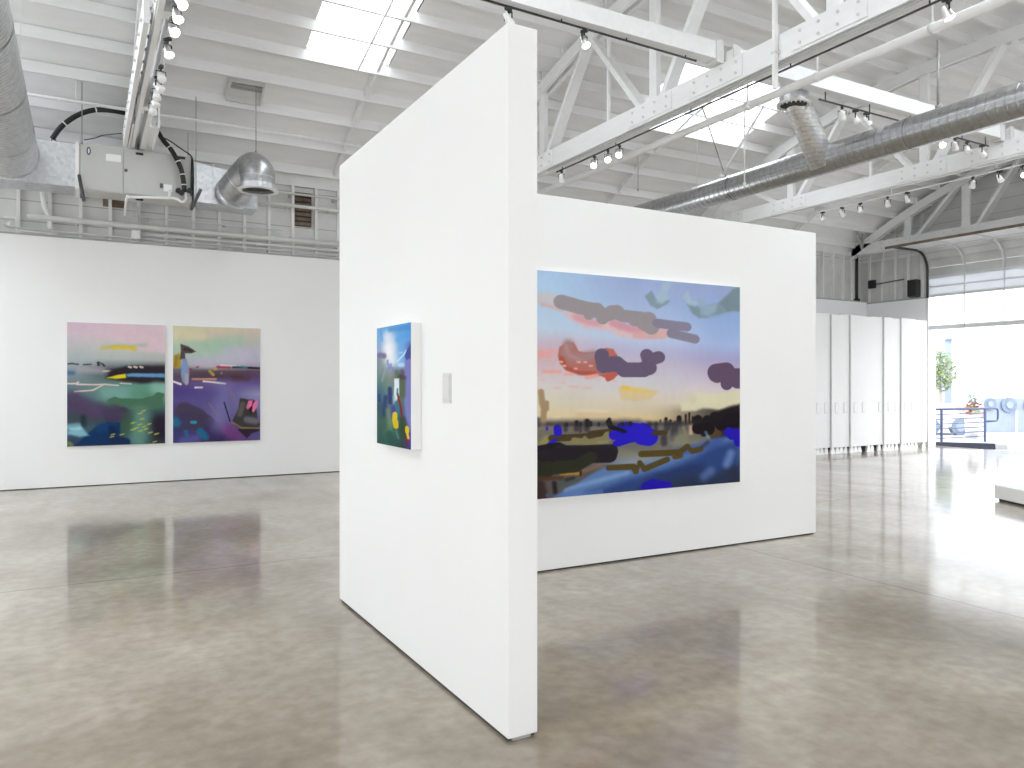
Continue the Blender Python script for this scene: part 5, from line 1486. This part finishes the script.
a = atX(862, 249, 17.3); MB().bar((17.3, a.y, 4.95), (17.3, a.y, zb(a.y) + .1), .05, .05, (1, 0, 0)).build('post', 'trimgrey', dq)
MB().bar((17.3, a.y, 5.0), atX(848, 205, 16.6), .05, .05, (0, 1, 0)).build('brace', 'trimgrey', dq)

# ================================================================== OUTSIDE
gd = MB().box(XE + .25, 70, -40, 60, -.12, -.06).build('ground', 'ext_ground'); tag(gd, kind='structure')
kb = thing('kerb_block', (18.8, 11.0, 0), 'dark blue-black rubber block lying outside the door threshold', 'kerb')
MB().hexa([(18.42, 11.50, -.06), (18.60, 11.56, -.06), (19.36, 10.50, -.06), (19.18, 10.42, -.06), (18.44, 11.5, .08), (18.58, 11.56, .08), (19.34, 10.5, .08), (19.2, 10.43, .08)]).build('block', 'kerb', kb, .01)
MB().hexa([(19.19, 10.41, -.06), (19.37, 10.49, -.06), (19.50, 10.28, -.06), (19.32, 10.2, -.06), (19.2, 10.42, .075), (19.35, 10.49, .075), (19.48, 10.28, .06), (19.34, 10.21, .06)]).build('end_cap', 'ext_ground', kb)
rl = thing('railing', (20.3, 11.9, -.06), 'dark blue metal railing with horizontal bars outside the door', 'railing')
for x_ in (18.55, 19.45, 21.43):
    MB().box(x_ - .025, x_ + .025, 11.875, 11.925, -.06, .86).build('post', 'rail_blue', rl)
MB().tube([(18.5, 11.9, .87), (21.85, 11.9, .85)] + arc((21.95, 11.9, .75), (0, 0, 1), (1, 0, 0), .1, 0, PI / 2, 4) + arc((21.95, 11.9, .60), (1, 0, 0), (0, 0, -1), .1, 0, PI / 2, 4) + [(21.43, 11.9, .50)], .028, 8).build('handrail', 'rail_blue', rl)
for i in range(6):
    z = .73 - i * .125
    MB().box(18.5, 21.43, 11.89, 11.91, z - .013, z + .013).build('bar', 'rail_blue', rl)

def px_on(u, v, dist):
    d = ray(u, v); return Vector((d[0] * dist, d[1] * dist, EYE + d[2] * dist))
bw = thing('white_building', (40, 25, 0), 'washed-out white building across the street', 'building')
MB().box(36, 44, 9, 34, -.06, 12).build('wall', 'ext_white', bw)
MB().box(35.8, 36, 9, 34, -.06, .5).build('base', 'pinkbrick', bw)
bb = thing('pale_blue_building', (30, 20, 0), 'pale blue-grey building sliver behind the green tree', 'building')
a, b = px_on(945, 340, 28), px_on(952, 340, 28)
MB().hexa([(a.x, a.y, -.06), (b.x, b.y, -.06), (b.x + 1, b.y + 1.2, -.06), (a.x + 1, a.y + 1.2, -.06), (a.x, a.y, 3.15), (b.x, b.y, 3.15), (b.x + 1, b.y + 1.2, 3.15), (a.x + 1, a.y + 1.2, 3.15)]).build('wall', 'pale_blue', bb)
MB().bar((a.x, a.y, 3.18), (b.x, b.y, 3.18), .3, .06).build('cap', 'pale_blue', bb)

tr = thing('street_tree', px_on(940, 384, 27) * 1.0, 'leafy pale green tree outside, just right of the door jamb', 'tree')
random.seed(4)
cc = px_on(940, 371, 27); cc0 = Vector((cc.x, cc.y, -.06)); tr.location = cc0
lf = MB()
ru = Vector((RT[0], RT[1], 0))
for i in range(1300):
    for _ in range(20):
        q = Vector((random.uniform(-1, 1), random.uniform(-1, 1), random.uniform(-1, 1)))
        if q.length < 1.05: break
    c = cc + ru * q.x * .56 + Vector((FW[0], FW[1], 0)) * q.y * .4 + Vector((0, 0, q.z * .72))
    a = Vector((random.uniform(-1, 1), random.uniform(-1, 1), random.uniform(-1, 1))).normalized(); b = a.orthogonal().normalized()
    s = random.uniform(.035, .07)
    lf.quadface([c - a * s, c + b * s * .55, c + a * s, c - b * s * .55])
lf.build('foliage', 'leaf', tr)
tk = MB().tube([cc0, cc0 + Vector((.02, 0, .6)), Vector((cc.x, cc.y, cc.z))], [.07, .055, .03], 8)
for i in range(5):
    tk.tube([Vector((cc.x, cc.y, cc.z - .4 + i * .1)), Vector((cc.x + random.uniform(-.3, .3), cc.y + random.uniform(-.3, .3), cc.z + random.uniform(.1, .4)))], [.022, .008], 6)
tk.build('trunk', 'bark', tr)

lwl = thing('low_wall', (25, 13, -.06), 'low pale blue wall with round discs beyond the railing', 'wall')
A, B_ = px_on(985, 400, 25), px_on(1075, 400, 25)
for P_ in (A, B_): P_.z = 0
dv = (B_ - A).normalized(); nv = Vector((dv.y, -dv.x, 0))
if nv.dot(Vector((FW[0], FW[1], 0))) > 0: nv = -nv
zt = 1.0
MB().bar(A + Vector((0, 0, .3)), B_ + Vector((0, 0, .3)), .15, .72).build('lower_panel', 'pale_blue', lwl)
MB().bar(A + Vector((0, 0, .86)), B_ + Vector((0, 0, .86)), .12, .40).build('upper_panel', 'pale_blue', lwl)
for f in (.33, .99):
    q = A.lerp(B_, f); MB().bar(q + nv * .09 + Vector((0, 0, -.06)), q + nv * .09 + Vector((0, 0, .66)), .05, .05).build('post', 'ext_white', lwl)
for u, v, r_ in ((1007, 405, .25), (988, 404, .2), (1030, 405, .25)):
    q = px_on(u, v, 25); q = Vector((q.x, q.y, q.z)) + nv * .08
    dsk = MB().tube([q, q + nv * .05], r_, 20).build('disc', 'mid_blue', lwl)
    MB().tube([q + nv * .05, q + nv * .08], r_ * .45, 14).build('disc_centre', 'pale_blue', dsk)
car = thing('parked_car', (23, 14, -.06), 'pale parked car behind the railing, mostly washed out', 'car')
ca, cb_ = px_on(918, 436, 23.5), px_on(972, 436, 23.5)
for P_ in (ca, cb_): P_.z = -.06
d_ = (cb_ - ca).normalized(); n_ = Vector((-d_.y, d_.x, 0))
prof = [(0, .25), (0, .62), (.25, .68), (.5, .95), (1.15, .97), (1.42, .66), (1.78, .58), (1.8, .25)]
sc = (cb_ - ca).length / 1.8
MB().prism([ca + d_ * (x_ * sc) + Vector((0, 0, z_)) for x_, z_ in prof], n_ * 1.5).build('body', 'ext_white', car, .03)
for f in (.24, .78):
    q = ca + d_ * (f * 1.8 * sc) + Vector((0, 0, .27)) - n_ * .02
    wh = MB().tube([q, q + n_ * .2], .27, 20).build('wheel', 'mid_blue', car)
    MB().tube([q - n_ * .02, q], .15, 14).build('hub', 'pale_blue', wh)
pn = thing('potted_plant', px_on(972, 405, 22.2), 'washed-out plant with red flowers behind the railing end', 'potted plant')
pc = px_on(972, 408, 22.2); pn.location = (pc.x, pc.y, -.06)
MB().lathe([(0, 0), (.16, 0), (.2, .68), (.17, .68), (.17, .62), (0, .62)], (pc.x, pc.y, -.06), 18).build('pot', 'ext_ground', pn)
for nm, m_, n2, zc_, sp_ in (('leaves', 'leaf', 60, .92, .24), ('red_flowers', 'red', 60, .98, .18), ('blue_leaves', 'teal', 40, 1.2, .24)):
    lf = MB()
    for i in range(n2):
        c = Vector((pc.x + random.gauss(0, sp_ * .5), pc.y + random.gauss(0, sp_ * .5), zc_ + random.gauss(0, .12) - .12))
        a = Vector((random.uniform(-1, 1), random.uniform(-1, 1), random.uniform(-1, 1))).normalized(); b = a.orthogonal().normalized(); s = random.uniform(.05, .09)
        lf.quadface([c - a * s, c + b * s * .5, c + a * s, c - b * s * .5])
    lf.build(nm, m_, pn)
